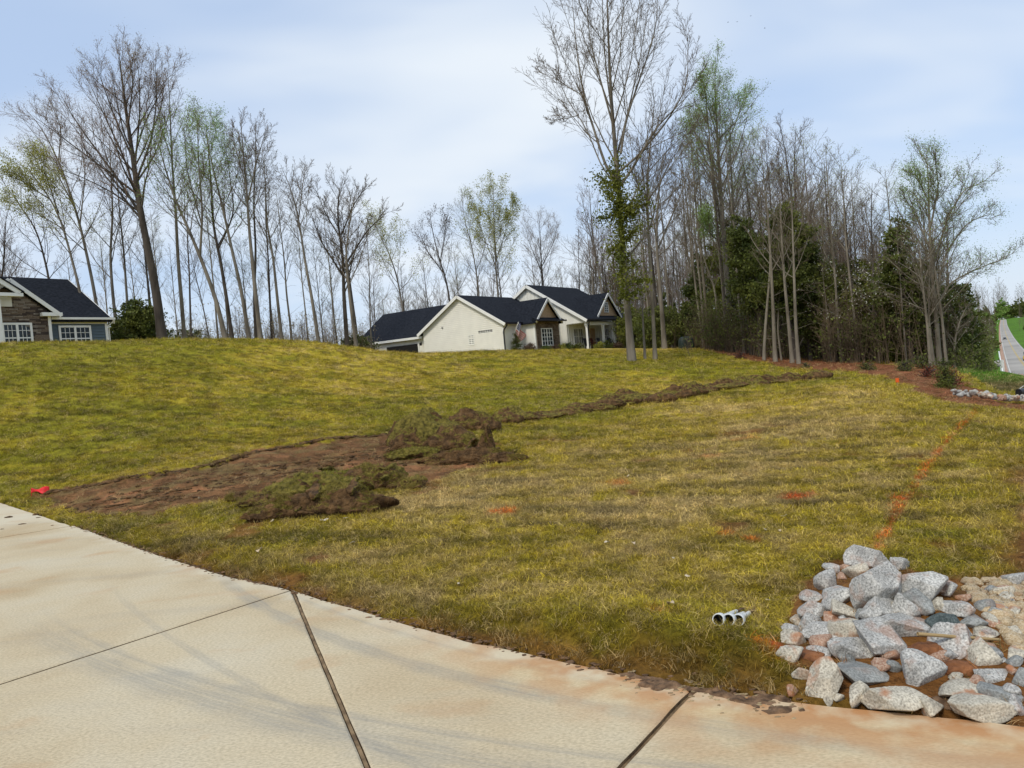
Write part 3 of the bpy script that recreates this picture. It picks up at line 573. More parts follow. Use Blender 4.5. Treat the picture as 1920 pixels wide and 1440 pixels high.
# bay
MB().box(2.75, 6.9, -1.5, 0, -1.2, 2.7).build('bay_wall', M['battens'], wh)
MB().box(2.86, 6.85, -1.56, -1.5, -1.2, 2.55).build('mortar_bed', M['mortar'], wh)
mb = MB(); z = -1.0; rr_ = random.Random(3)
while z < 2.5:
    h = rr_.uniform(.07, .15); x = 2.88
    while x < 6.84:
        L = min(rr_.uniform(.18, .5), 6.84-x)
        if not (3.55 < x+L/2 < 5.62 and .25 < z < 2.0): mb.box(x, x+L-.015, -1.59-rr_.uniform(0, .05), -1.55, z, z+h-.015)
        x += L
    z += h
o = mb.build('stone_veneer', M['ledge'], wh); o['kind'] = 'stuff'
window(wh, 3.7, 5.45, -1.6, .42, 1.88, 'y', 4, 4, .09)
bs = .93; ba = 4.83; bz = 4.78
def rzb(x): return bz-abs(x-ba)*bs
mb = MB(); roof_mesh(mb, (ba-2.45, -1.85, rzb(ba-2.45)), (ba-2.45, 4, rzb(ba-2.45)), (ba, 4, bz), (ba, -1.85, bz), .12); roof_mesh(mb, (ba, -1.85, bz), (ba, 4, bz), (ba+2.45, 4, rzb(ba+2.45)), (ba+2.45, -1.85, rzb(ba+2.45)), .12); mb.build('bay_roof', M['shingle'], wh)
MB().prism([(ba-1.9, -1.55, 2.85), (ba+1.9, -1.55, 2.85), (ba, -1.55, 4.6)], (0, 1., 0)).build('bay_gable', M['tan'], wh)
for sx in (-1, 1): MB().bar((ba+sx*2.3, -1.88, rzb(ba+2.3)-.16), (ba, -1.88, bz-.16), .06, .2).build('rake_board', M['white'], wh)
MB().prism([(2.4, -1.5, 2.98), (2.4, -2.1, 2.66), (2.4, -1.5, 2.60)], (5.0, 0, 0)).build('pent_roof', M['shingle'], wh)
MB().box(2.35, 7.4, -2.22, -2.1, 2.56, 2.70).build('gutter', M['gutter'], wh)
window(wh, 1.7, 2.1, 0, .72, 1.7, 'y', 1, 2, .06)
MB().box(2.70, 2.86, -1.55, -1.4, -1.2, 2.6).build('corner_board', M['white'], wh)
# porch wing
s2 = .635; z2 = 6.60
def rzp(y): return z2+.15-abs(y-2.86)*s2
wall_prism('porch_wing_wall', [(-1.2, -1.5), (-1.2, rzp(-1.2)-.18), (2.86, z2), (9.0, rzp(9)-.18), (9.0, -1.5)], 9, 18.8, M['battens'], wh)
mb = MB(); y = -1.1
while y < 8.9:
    mb.box(8.965, 9.0, y-.03, y+.03, -1.2, rzp(y)-.2); y += .41
x = 9.3
while x < 18.7:
    mb.box(x-.03, x+.03, -1.235, -1.2, -.3, 2.4); x += .41
o = mb.build('battens', M['battens'], wh); o['kind'] = 'stuff'
MB().prism([(9.0, -3.3, 2.3), (9.0, -1.2, 2.3), (9.0, -1.2, rzp(-1.2)-.17), (9.0, -3.3, rzp(-3.3)-.17)], (.15, 0, 0)).build('porch_gable_end', M['battens'], wh)
mb = MB(); roof_mesh(mb, (8.68, -3.65, rzp(-3.65)), (19.4, -3.65, rzp(-3.65)), (19.0, 2.86, rzp(2.86)), (8.68, 2.86, rzp(2.86)), .15); roof_mesh(mb, (8.68, 2.86, rzp(2.86)), (19.0, 2.86, rzp(2.86)), (19.0, 9.5, rzp(9.5)), (8.68, 9.5, rzp(9.5)), .15); mb.build('porch_wing_roof', M['shingle'], wh)
for y0 in (-3.67, 9.52): MB().bar((8.65, y0, rzp(y0)-.17), (8.65, 2.86, rzp(2.86)-.17), .06, .28).build('rake_board', M['white'], wh)
MB().box(8.7, 19.4, -3.78, -3.65, rzp(-3.65)-.16, rzp(-3.65)).build('gutter', M['gutter'], wh)
MB().box(9.0, 19.2, -3.4, -3.2, 2.05, 2.36).build('porch_beam', M['white'], wh)
MB().box(9.0, 19.2, -3.2, -1.25, 2.30, 2.36).build('porch_ceiling', M['white'], wh)
MB().box(9.0, 19.3, -3.5, -1.2, -.9, -.24).build('porch_floor', M['paleconc'], wh)
for x in (9.25, 12.5, 14.9, 18.9): mb = MB(); mb.box(x-.11, x+.11, -3.41, -3.19, -.24, 2.05); mb.box(x-.15, x+.15, -3.45, -3.15, -.24, .0); mb.box(x-.14, x+.14, -3.44, -3.16, 1.9, 2.05); mb.build('porch_post', M['white'], wh)
MB().tube([(9.0, -3.7, 2.3), (9.0, -3.66, 2.1), (9.08, -3.5, 1.8), (9.08, -3.48, -.3)], .06, 8).build('downspout', M['gutter'], wh, True)
window(wh, 10.3, 12.0, -1.2, .42, 1.86, 'y', 4, 2, .09); window(wh, 16.5, 17.7, -1.2, .35, 1.86, 'y', 2, 2, .09)
dd_ = MB().box(13.6, 14.6, -1.26, -1.2, -.24, 1.9).build('front_door', M['tan'], wh); MB().box(14.42, 14.5, -1.31, -1.26, .75, .83).build('door_handle', M['gutter'], dd_)
# dormer gable
da = 14.2; dz_ = 5.28; ds = .90
def rzd(x): return dz_+.05-abs(x-da)*ds
mb = MB(); yb = (dz_-rzp(2.86))/s2+2.86
roof_mesh(mb, (da-2.6, -3.3, rzd(da-2.6)), (da-2.6, -3.0, rzd(da-2.6)), (da, .75, rzd(da)), (da, -3.3, rzd(da)), .12); roof_mesh(mb, (da, -3.3, rzd(da)), (da, .75, rzd(da)), (da+2.6, -3.0, rzd(da+2.6)), (da+2.6, -3.3, rzd(da+2.6)), .12); mb.build('dormer_roof', M['shingle'], wh)
MB().prism([(da-2.4, -3.0, 3.0), (da+2.4, -3.0, 3.0), (da, -3.0, dz_-.08)], (0, 1.5, 0)).build('dormer_wall', M['tan'], wh)
for sx in (-1, 1): MB().bar((da+sx*2.62, -3.33, rzd(da+2.62)-.14), (da, -3.33, rzd(da)-.14), .06, .2).build('rake_board', M['white'], wh)
window(wh, da-.42, da+.30, -3.0, 3.42, 4.32, 'y', 2, 4, .08)
WR = Matrix.Rotation(math.radians(90-34.5), 3, 'Z')
def hw(x, y, z): v = WR @ Vector((x, y, z)); return np.array([v.x+HC[0], v.y+HC[1], v.z+HC[2]])
# flag on its pole
P0 = hw(1.0, -.05, 2.0); 
fl = empty('flag', P0, math.radians(90-34.5), 'stars and stripes flag drooping from a short pole beside the black downspout', 'flag'); fl.scale = (1.35, 1.2, 1.35)
MB().tube([(0, 0, -.75), (.05, -.75, .45)], .022, 8).build('flagpole', M['white'], fl)
m, t, b = newmat('flag_cloth'); b.inputs['Roughness'].default_value = .8
tcn = t.nodes.new('ShaderNodeUVMap'); sx_ = t.nodes.new('ShaderNodeSeparateXYZ'); t.links.new(tcn.outputs[0], sx_.inputs[0])
def tm(op, a, b_=None):
    n = t.nodes.new('ShaderNodeMath'); n.operation = op
    for i, v in enumerate((a, b_)):
        if v is None: continue
        if isinstance(v, (int, float)): n.inputs[i].default_value = v
        else: t.links.new(v, n.inputs[i])
    return n.outputs[0]
stripe = tm('MODULO', tm('MULTIPLY', sx_.outputs[1], 13), 2.0); stripe = tm('LESS_THAN', stripe, 1.0)
cst = mixc(t, stripe, (.62, .60, .57), (.42, .002, .008)); can = tm('MULTIPLY', tm('LESS_THAN', sx_.outputs[0], .4), tm('GREATER_THAN', sx_.outputs[1], .4615))
fx = tm('SUBTRACT', tm('FRACT', tm('MULTIPLY', sx_.outputs[0], 15)), .5); fy = tm('SUBTRACT', tm('FRACT', tm('MULTIPLY', sx_.outputs[1], 9.3)), .5)
star = tm('LESS_THAN', tm('ADD', tm('MULTIPLY', fx, fx), tm('MULTIPLY', fy, fy)), .06)
t.links.new(mixc(t, can, cst, mixc(t, star, (.02, .03, .12), (.8, .8, .8))), b.inputs['Base Color'])
V = []; UV = []; nu, nv = 22, 14
for i in range(nu+1):
    for j in range(nv+1):
        u, v = i/nu, j/nv
        x = .05+.62*u*(.55+.45*v)+.05*math.sin(6*u+2*v); y = -.75+(.42*(1-v))+.10*math.sin(9*u+3*v); z = .43-(1-v)*.62-u*.95*(.75+.25*v)
        V.append((x, y, z)); UV.append((u, v))
Fq = [(i*(nv+1)+j, (i+1)*(nv+1)+j, (i+1)*(nv+1)+j+1, i*(nv+1)+j+1) for i in range(nu) for j in range(nv)]
me = mesh_np('flag_cloth', V, Fq, m, smooth=True); uvl = me.uv_layers.new(name='UVMap'); vi = np.zeros(len(me.loops), int); me.loops.foreach_get('vertex_index', vi); uvl.data.foreach_set('uv', np.array(UV, np.float32)[vi].ravel())
o = link('flag_cloth', me, fl); sm_ = o.modifiers.new('thickness', 'SOLIDIFY'); sm_.thickness = .004
# ------------------------------------------------------------------ blue house at the left
LC = at(203, 641, 52)
bh = empty('blue_house', LC, math.radians(90-34.5), 'slate blue house with brown stone gable and white trim at the left edge', 'house')
wall_prism('main_wall', [(0, -2), (0, 1.5), (5.2, 4.75), (10.4, 1.5), (10.4, -2)], -14, 0, M['slate'], bh)
def rzl(y): return 4.97-abs(y-5.2)*.635
mb = MB(); roof_mesh(mb, (-14, -.35, rzl(-.35)), (.32, -.35, rzl(-.35)), (.32, 5.2, rzl(5.2)), (-14, 5.2, rzl(5.2))); roof_mesh(mb, (-14, 5.2, rzl(5.2)), (.32, 5.2, rzl(5.2)), (.32, 10.8, rzl(10.8)), (-14, 10.8, rzl(10.8))); mb.build('roof', M['shingle'], bh)
for k in range(14):
    z = -1.25+k*.195
    if z > 1.2: break
    x0, x1 = -3.95, -.14
    segs = [(x0, x1)] if not (-.12 < z+.1 < 1.2) else [(x0, -3.2), (-1.05, x1)]
    for a_, b_ in segs: MB().add([(a_, -.05, z), (b_, -.05, z), (b_, -.004, z+.195), (a_, -.004, z+.195), (a_, -.001, z), (b_, -.001, z)], [(0, 1, 2, 3), (4, 5, 1, 0)]).build('siding_board', M['slate'], bh)
MB().box(-3.9, .02, -.05, 0, 1.22, 1.42).build('frieze_board', M['white'], bh)
MB().box(-3.7, .38, -.49, -.36, 1.46, 1.60).build('gutter', M['white'], bh)
MB().box(-.14, .04, -.06, .0, -2, 1.22).build('corner_board', M['white'], bh)
MB().tube([(.28, -.40, 1.45), (.28, -.36, 1.35), (.10, -.08, 1.12), (.10, -.08, -1.5)], .04, 8).build('downspout', M['white'], bh, True)
MB().bar((.34, -.40, rzl(-.4)-.12), (.34, 5.2, rzl(5.2)-.12), .05, .22).build('rake_board', M['white'], bh)
def dwin(x0, x1, y, z0, z1):
    f = MB(); t_ = .13
    f.box(x0-t_, x0, y-.07, y, z0-t_, z1+t_); f.box(x1, x1+t_, y-.07, y, z0-t_, z1+t_); f.box(x0, x1, y-.07, y, z1, z1+t_); f.box(x0, x1, y-.08, y, z0-t_, z0)
    c = (x0+x1)/2; f.box(c-.07, c+.07, y-.07, y, z0, z1); w_ = f.build('window', M['white'], bh)
    for a_, b_ in ((x0, c-.07), (c+.07, x1)):
        MB().box(a_, b_, y-.025, y-.005, z0, z1).build('pane', M['glass'], w_)
        for i in (1, 2): cc_ = a_+(b_-a_)*i/3; MB().box(cc_-.014, cc_+.014, y-.04, y-.025, z0+.02, z1-.02).build('muntin', M['white'], w_)
        for zz, hh in ((z1-.34, .014), ((z0+z1)/2-.02, .035)): MB().box(a_, b_, y-.046, y-.0255, zz-hh, zz+hh).build('muntin', M['white'], w_)
dwin(-3.02, -1.23, -.03, -.42, .98)
# stone gable
ga, gz, gsl = -6.11, 3.92, .77
MB().prism([(ga-2.4, -.6, -2), (ga+2.15, -.6, -2), (ga+2.15, -.6, 2.05), (ga, -.6, gz-.25), (ga-2.4, -.6, 1.9)], (0, 3, 0)).build('gable_wall', M['mortar'], bh)
z = -1.0; rr_ = random.Random(11); cnt = 0
while z < 3.45:
    h = rr_.uniform(.065, .12); x = ga-1.5
    xr = min(ga+2.12, ga+(gz-.30-z-h)/gsl)
    while x < xr-.05:
        L = min(rr_.uniform(.25, .75), xr-x)
        if not (-6.75 < x+L*.5 < -5.0 and -.5 < z < 1.2) and z > -.55:
            q = MB().box(x, x+L-.015, -.64-rr_.uniform(0, .05), -.6, z, z+h-.015); q.build('stone', rr_.choice([M['ledge'], M['ledge'], M['ledge2'], M['ledge3']]), bh)
        x += L
    z += h
dwin(-6.55, -5.10, -.63, -.45, 1.10)
mb = MB(); roof_mesh(mb, (ga-2.9, -.95, gz-2.9*gsl), (ga, -.95, gz), (ga, 4., gz), (ga-2.9, 4., gz-2.9*gsl), .12); roof_mesh(mb, (ga, -.95, gz), (ga+2.75, -.95, gz-2.75*gsl), (ga+2.75, 3., gz-2.75*gsl), (ga, 4., gz), .12); mb.build('gable_roof', M['shingle'], bh)
for sx in (-1, 1): MB().bar((ga+sx*2.8, -.98, gz-2.8*gsl-.13), (ga, -.98, gz-.13), .06, .24).build('rake_board', M['white'], bh)
MB().box(-4.45, -3.25, -1.0, -.6, 1.62, 1.84).build('eave_return', M['white'], bh)
MB().box(ga+2.1, ga+2.28, -.68, -.5, -2, 1.62).build('corner_board', M['white'], bh)
MB().box(-7.0, -6.0, -.74, -.66, 2.2, 2.95).build('gable_vent', M['white'], bh)
# entry porch corner with column
MB().box(-7.25, -6.98, -1.6, -1.3, -2, 2.5).build('porch_column', M['white'], bh)
MB().bar((-5.9, -1.7, 2.92), (-8.9, -1.7, 4.9), .1, .28).build('rake_board', M['white'], bh)
MB().box(-7.6, -5.75, -1.75, -1.3, 2.70, 2.90).build('eave_return', M['white'], bh)
mb = MB(); roof_mesh(mb, (-5.7, -1.8, 3.0), (-5.7, 2, 3.0), (-9.2, 2, 5.4), (-9.2, -1.8, 5.4), .1)
roof_mesh(mb, (-6.1, 2.2, 4.35), (-6.1, 7, 4.35), (-9.5, 7, 6.6), (-9.5, 2.2, 6.6), .1); mb.build('porch_roof', M['shingle'], bh)
# ------------------------------------------------------------------ tree generator
def interp(P, R, t):
    """P (N,n,3), t (N,k) in 0..1 -> points, tangents, radii"""
    n = P.shape[1]; f = np.clip(t, 0, .9999)*(n-1); i = f.astype(int); f = f-i; ar = np.arange(len(P))[:, None]
    a = P[ar, i]; b = P[ar, i+1]; T = b-a; T = T/(np.linalg.norm(T, axis=-1, keepdims=True)+1e-9)
    return a+(b-a)*f[..., None], T, R[ar, i]*(1-f)+R[ar, i+1]*f
def branch(P, R, g, k, t0, t1, ang, lenf, n, up, wig, tip, shape=None, rf=.6, minr=.006):
    Nn = len(P); t = t0+(t1-t0)*(np.arange(k)[None]+g.random((Nn, k)))/k; pos, T, r0 = interp(P, R, t)
    L = np.linalg.norm(np.diff(P, axis=1), axis=2).sum(1)[:, None]; ln = L*lenf*g.uniform(.65, 1.2, (Nn, k))*(shape(t) if shape else 1-.55*t)
    phi = (np.arange(k)*2.4)[None]+g.uniform(0, 6.28, (Nn, 1))+g.uniform(-.5, .5, (Nn, k))
    ref = np.where(np.abs(T[..., 2:3]) < .9, np.array([0, 0, 1.]), np.array([1., 0, 0])); A = np.cross(T, ref); A /= np.linalg.norm(A, axis=-1, keepdims=True)+1e-9; B = np.cross(T, A)
    an = np.radians(g.uniform(ang[0], ang[1], (Nn, k)))
    d = T*np.cos(an)[..., None]+(A*np.cos(phi)[..., None]+B*np.sin(phi)[..., None])*np.sin(an)[..., None]
    d = d.reshape(-1, 3); pos = pos.reshape(-1, 3); ln = ln.reshape(-1); r0 = np.maximum(r0.reshape(-1)*rf, minr); Q = [pos]
    for i in range(n-1):
        d = d+np.array([0, 0, up])+g.normal(0, wig, d.shape); d /= np.linalg.norm(d, axis=1, keepdims=True)+1e-9; Q.append(Q[-1]+d*(ln/(n-1))[:, None])
    Q = np.stack(Q, 1); s = np.linspace(0, 1, n); Rr = r0[:, None]*(1-s)+np.minimum(tip, r0)[:, None]*s if np.ndim(tip) else r0[:, None]*(1-s)+tip*s
    return Q, Rr
def resample(pl, n):
    pl = np.array(pl, float); L = np.r_[0, np.cumsum(np.linalg.norm(np.diff(pl, axis=0), axis=1))]; s = np.linspace(0, L[-1], n)
    q = np.stack([np.interp(s, L, pl[:, i]) for i in range(3)], 1)
    for _ in range(2): q[1:-1] = (q[:-2]+2*q[1:-1]+q[2:])/4
    return q
def cones(P, R):
    """straight three sided twigs that end in a point: vertices and triangles"""
    a = P[:, 0]; b = P[:, -1]; T = b-a; T = T/(np.linalg.norm(T, axis=1, keepdims=True)+1e-9); ref = np.where(np.abs(T[:, 2:]) < .8, np.array([[0, 0, 1.]]), np.array([[1., 0, 0]]))
    A = np.cross(T, ref); A /= np.linalg.norm(A, axis=1, keepdims=True)+1e-9; B = np.cross(T, A); th = np.arange(3)*2*PI/3
    ring = a[:, None]+(A[:, None]*np.cos(th)[:, None]+B[:, None]*np.sin(th)[:, None])*(R[:, :1, None]*1.25); V = np.concatenate([ring, b[:, None]], 1).reshape(-1, 3); i = np.arange(len(P))[:, None]*4
    return V, np.stack([np.concatenate([i, i+1, i+3], 1), np.concatenate([i+1, i+2, i+3], 1), np.concatenate([i+2, i, i+3], 1)], 1).reshape(-1, 3)
def cat(parts):
    V = []; F = []; n = 0
    for v, f in parts: V.append(v); F.append(f+n); n += len(v)
    return np.concatenate(V), np.concatenate(F)
def leaf_quads(pos, size, g, jit=.15, n=1):
    pos = np.repeat(pos, n, 0)+g.normal(0, jit, (len(pos)*n, 3)); a = g.normal(size=pos.shape); a /= np.linalg.norm(a, axis=1, keepdims=True); b = np.cross(a, g.normal(size=pos.shape)); b /= np.linalg.norm(b, axis=1, keepdims=True)+1e-9
    s = (size*g.uniform(.6, 1.3, len(pos)))[:, None]; V = np.stack([pos-a*s, pos-b*s*.55, pos+a*s, pos+b*s*.55], 1).reshape(-1, 3); return V, np.arange(len(V)).reshape(-1, 4)
def make_tree(H, r0, g, lean=(0, 0), trunk=None, limbs=None, cs=.38, nb=16, spread=.42, l2=6, l3=5, l4=3, ang=(22, 58), up=.07, tw=.0065, leaf=None, leafn=1, leafs=.06, leaft=.4, stubs=0, wob=.02, top=1.0):
    """meshes (wood, crown, leaves) of a leafless or budding broadleaf tree with its base at the origin"""
    if trunk is None:
        z = np.linspace(0, 1, 9); q = np.stack([lean[0]*H*z**1.3+np.cumsum(g.normal(0, wob, 9))*H*.18, lean[1]*H*z**1.3+np.cumsum(g.normal(0, wob, 9))*H*.18, H*z*top], 1); q[0] = 0; trunk = q
    tp = resample(trunk, 22); s = np.linspace(0, 1, 22); r0 = r0*.74; tr = r0*(1-s)**.8*(.92)+.010; tr[0] *= 1.45; tr[1] *= 1.12
    tp[0, 2] -= .35
    TP, TR = tp[None], tr[None]; wood = [tubes(TP, TR, 10)]; par = []
    if limbs:
        LP = np.stack([resample(l[0], 16) for l in limbs]); LR = np.stack([l[1]*.62*(1-np.linspace(0, 1, 16))**.8+.008 for l in limbs]); wood.append(tubes(LP, LR, 7))
    B1, R1 = branch(TP, TR, g, nb, cs, .97, ang, spread, 9, up, .06, .010, lambda t: 1.15-.75*((t-cs)/(1-cs)), .42, .015)
    if limbs:
        B1b, R1b = branch(LP, LR, g, 9, .18, .97, (16, 40), .50, 9, up, .06, .007, None, .5, .012)
        B1 = np.concatenate([B1, B1b]); R1 = np.concatenate([R1, R1b])
    wood.append(tubes(B1, R1, 5)); 
    if stubs:
        S1, S1r = branch(TP, TR, g, stubs, .06, cs, (60, 95), .10, 5, .0, .15, .005, lambda t: 1+0*t, .12, .010); wood.append(tubes(S1, S1r, 4))
    B2, R2 = branch(B1, R1, g, l2+1, .12, .98, (20, 48), .50, 6, up*.9, .09, tw*1.0, None, .55, tw*1.3); 
    src = B2; srcR = R2
    if limbs: pass
    B3, R3 = branch(B2, R2, g, l3, .10, 1., (20, 50), .56, 3, up*.8, .10, tw*.75, None, .7, tw)
    crown = [tubes(B2, R2, 3), tubes(B3, R3, 3)]; c4 = None
    if l4:
        B4, R4 = branch(B3, R3, g, l4, .15, 1., (20, 50), .62, 2, up*.5, .12, tw*.6, None, .8, tw*.8); c4 = cones(B4, R4); tips = B4[:, -1]; mids = B4[:, 1]
    else: tips = B3[:, -1]; mids = B3[:, 1]
    lv = None
    if leaf is not None:
        pp = np.concatenate([tips, mids]); pp = pp[g.random(len(pp)) < leaft]; lv = leaf_quads(pp, leafs*.52, g, .22, leafn*2)
    cv, cf = cat(crown); f3 = None
    if c4: f3 = c4[1]+len(cv); cv = np.concatenate([cv, c4[0]])
    return cat(wood), (cv, cf, f3), lv
def place_tree(loc, meshes, label, group=None, rz=0, sc=1.0, name='bare_tree', cat_='tree', mats=None):
    t = empty(name, loc, rz, label, cat_, group); t.scale = (sc, sc, sc)
    for nm, me in meshes:
        if me is not None:
            o = link(nm, me, t)
    return t
def tree_meshes(res, bark='bark', twig='twig', leaf=None):
    (wv, wf), (cv, cf, f3), lv = res
    out = [('trunk', mesh_np('trunk', wv, wf, M[bark], smooth=True)), ('crown', mesh_np('crown', cv, cf, M[twig], F3=f3))]
    if lv is not None: out.append(('foliage', mesh_np('foliage', lv[0], lv[1], M[leaf])))
    return out
def px_tree(base, Y, trunk_px, r0, label, limbs_px=None, seed=0, bark='bark', twig='twig', leaf=None, depth=0., name='bare_tree', group=None, zbase=None, **kw):
    """a tree whose trunk follows the drawn line, in the plane at distance Y"""
    g = np.random.default_rng(seed+100); B = at(base[0], base[1], Y); B[2] = H1(B[0], B[1]) if zbase is None else zbase
    pts = [B]+[at(x, y, Y+depth*(i+1)/len(trunk_px)) for i, (x, y) in enumerate(trunk_px)]; tr = np.array(pts)-B
    lm = None
    if limbs_px:
        lm = []
        for pl, rad in limbs_px:
            dy = g.uniform(-1, 1)*3.2; n = len(pl); q = np.array([at(x, y, Y+depth*.5+dy*i/(n-1)) for i, (x, y) in enumerate(pl)])-B; lm.append((q, rad))
    H = np.linalg.norm(tr[-1]); res = make_tree(H, r0, g, trunk=tr, limbs=lm, leaf=leaf, **kw)
    t = place_tree(B, tree_meshes(res, bark, twig, leaf), label, group, name=name); return t
# --- big leafless tree on the lawn and its neighbours (limbs follow the photograph)
px_tree((1184,672), 43, [(1175,560),(1166,440),(1157,320),(1146,190),(1140,60),(1137,-60)], .29,
  'tallest leafless tree, standing on the lawn in front of the house porch', limbs_px=[
  ([(1160,345),(1138,326),(1119,258),(1095,187),(1081,96),(1072,-10)], .13), ([(1158,355),(1186,316),(1229,240),(1277,192),(1300,170)], .12),
  ([(1164,288),(1172,230),(1196,158),(1229,62),(1234,-10)], .10), ([(1170,490),(1220,431),(1239,335),(1268,288),(1275,260)], .08),
  ([(1148,230),(1124,144),(1105,72),(1098,-20)], .08), ([(1085,216),(1062,222),(1032,226)], .03), ([(1095,180),(1057,158),(1016,127)], .04),
  ([(1162,320),(1190,300),(1250,230),(1290,160),(1290,62)], .09), ([(1155,300),(1180,200),(1200,110),(1215,20)], .08), ([(1152,250),(1135,120),(1130,20),(1128,-40)], .07),
  ([(1160,350),(1130,320),(1100,240),(1052,170),(1042,90)], .06), ([(1168,420),(1200,340),(1262,270),(1310,235)], .06)],
  seed=1, cs=.45, nb=10, spread=.30, l2=7, l3=5, l4=2, tw=.007, bark='bark')
px_tree((1209,668), 44, [(1206,610),(1204,560),(1198,520)], .10, 'short broken leaning trunk beside the tallest tree on the lawn', seed=2, cs=.5, nb=5, spread=.25, l2=3, l3=2, l4=0)
px_tree((1228,670), 44, [(1222,540),(1216,440),(1212,340),(1222,250),(1228,180)], .15, 'slim pale tree just right of the tallest tree on the lawn', [([(1215,400),(1190,330),(1180,250)], .04), ([(1213,380),(1245,330),(1290,270)], .05)], seed=3, cs=.42, nb=12, spread=.26, l2=6, l3=4, bark='bark_pale', twig='twig_grey')
px_tree((1370,656), 56, [(1366,560),(1358,460),(1352,370),(1346,280),(1342,200),(1340,125)], .36, 'tall grey tree topped with pale green spring leaves at the edge of the woods', [([(1350,340),(1315,290),(1295,220)], .09), ([(1349,300),(1380,230),(1400,170)], .09), ([(1356,455),(1330,440),(1322,400)], .08), ([(1346,260),(1325,190),(1318,150)], .07)], seed=4, cs=.50, nb=22, spread=.22, l2=7, l3=5, l4=3, leaf='green_leaf', leafs=.085, leaft=.8, twig='twig_grey', name='budding_tree')
px_tree((1398,650), 60, [(1390,560),(1378,440),(1372,340),(1368,250)], .30, 'grey tree with budding crown close behind the tall pale green one', [([(1374,400),(1400,345),(1450,335),(1480,340)], .09), ([(1372,370),(1395,300),(1410,250)], .07)], seed=5, cs=.5, nb=16, spread=.25, leaf='bud', leafs=.08, leaft=.55, twig='twig_grey', name='budding_tree')
# right hand cluster of pale trunks
for i, (bx, by, Y, tr, r, lb) in enumerate([
  ((1432), 678, 45, [(1436,600),(1445,500),(1440,420),(1436,350)], .12, 'slender pale leaning trunk, first of the cluster by the mulch bed'),
  ((1454), 682, 44, [(1450,590),(1446,500),(1440,400),(1430,330)], .16, 'mottled pale trunk, second of the cluster by the mulch bed'),
  ((1486), 684, 43, [(1478,600),(1472,540),(1465,440),(1462,360)], .15, 'straight pale trunk below the dark cedar, left of a close pair'),
  ((1498), 687, 42, [(1492,610),(1489,520),(1486,430),(1484,350)], .14, 'straight tan trunk below the dark cedar, right of a close pair'),
  ((1466), 682, 46, [(1458,620),(1462,540),(1470,480)], .07, 'thin crooked sapling between the pale trunks by the mulch bed'),
  ((1356), 656, 57, [(1346,600),(1340,540),(1325,500),(1305,440)], .14, 'leaning trunk hugging the left side of the tall pale green tree'),
  ((1320), 648, 60, [(1308,570),(1300,500),(1296,420),(1290,330)], .13, 'light grey leaning trunk beside the dark rounded cover'),
  ((1412), 662, 52, [(1416,600),(1420,520),(1426,430),(1430,340)], .10, 'dark slim trunk left of the pale cluster by the mulch bed')]):
    px_tree((bx, by), Y, tr, r, lb, seed=20+i, cs=.45, nb=10, spread=.26, l2=5, l3=4, l4=2, bark='bark_pale' if i not in (7,) else 'bark_dark', twig='twig_grey', stubs=6)
# far right multi stemmed tree
px_tree((1762,690), 38, [(1756,600),(1746,500),(1742,400),(1740,320),(1738,290)], .17, 'wide spreading tree with fresh leaves and grey stems at the right end of the woods', [
  ([(1752,560),(1775,470),(1815,415),(1862,400)], .10), ([(1754,580),(1780,530),(1840,500),(1895,482)], .09), ([(1748,500),(1780,400),(1810,350),(1845,345)], .09),
  ([(1744,430),(1760,350),(1752,290)], .07), ([(1746,470),(1715,400),(1690,360)], .07), ([(1742,380),(1720,330),(1700,320)], .05)], seed=40, cs=.35, nb=20, spread=.28, l2=7, l3=5, l4=3, leaf='green_leaf', leafs=.055, leaft=.45, bark='bark_pale', twig='twig_grey', name='budding_tree')
for i, (bx, tr) in enumerate([(1745, [(1738,600),(1728,520),(1722,440)]), (1775, [(1766,590),(1752,500),(1748,430)]), (1752, [(1742,610),(1742,540),(1746,460)]), (1790, [(1790,640),(1800,600),(1815,570)])]):
    px_tree((bx, 690), 36.5+i*.7, tr, .10, ['thin grey stem left of the wide spreading tree at the right end of the woods', 'thin grey stem right of the wide spreading tree trunk', 'slim grey stem in the middle of the right end clump', 'short leaning sapling on the bank above the road'][i], seed=45+i, cs=.3, nb=14, spread=.3, l2=5, l3=4, l4=2, bark='bark_pale', twig='twig_grey', up=.02)
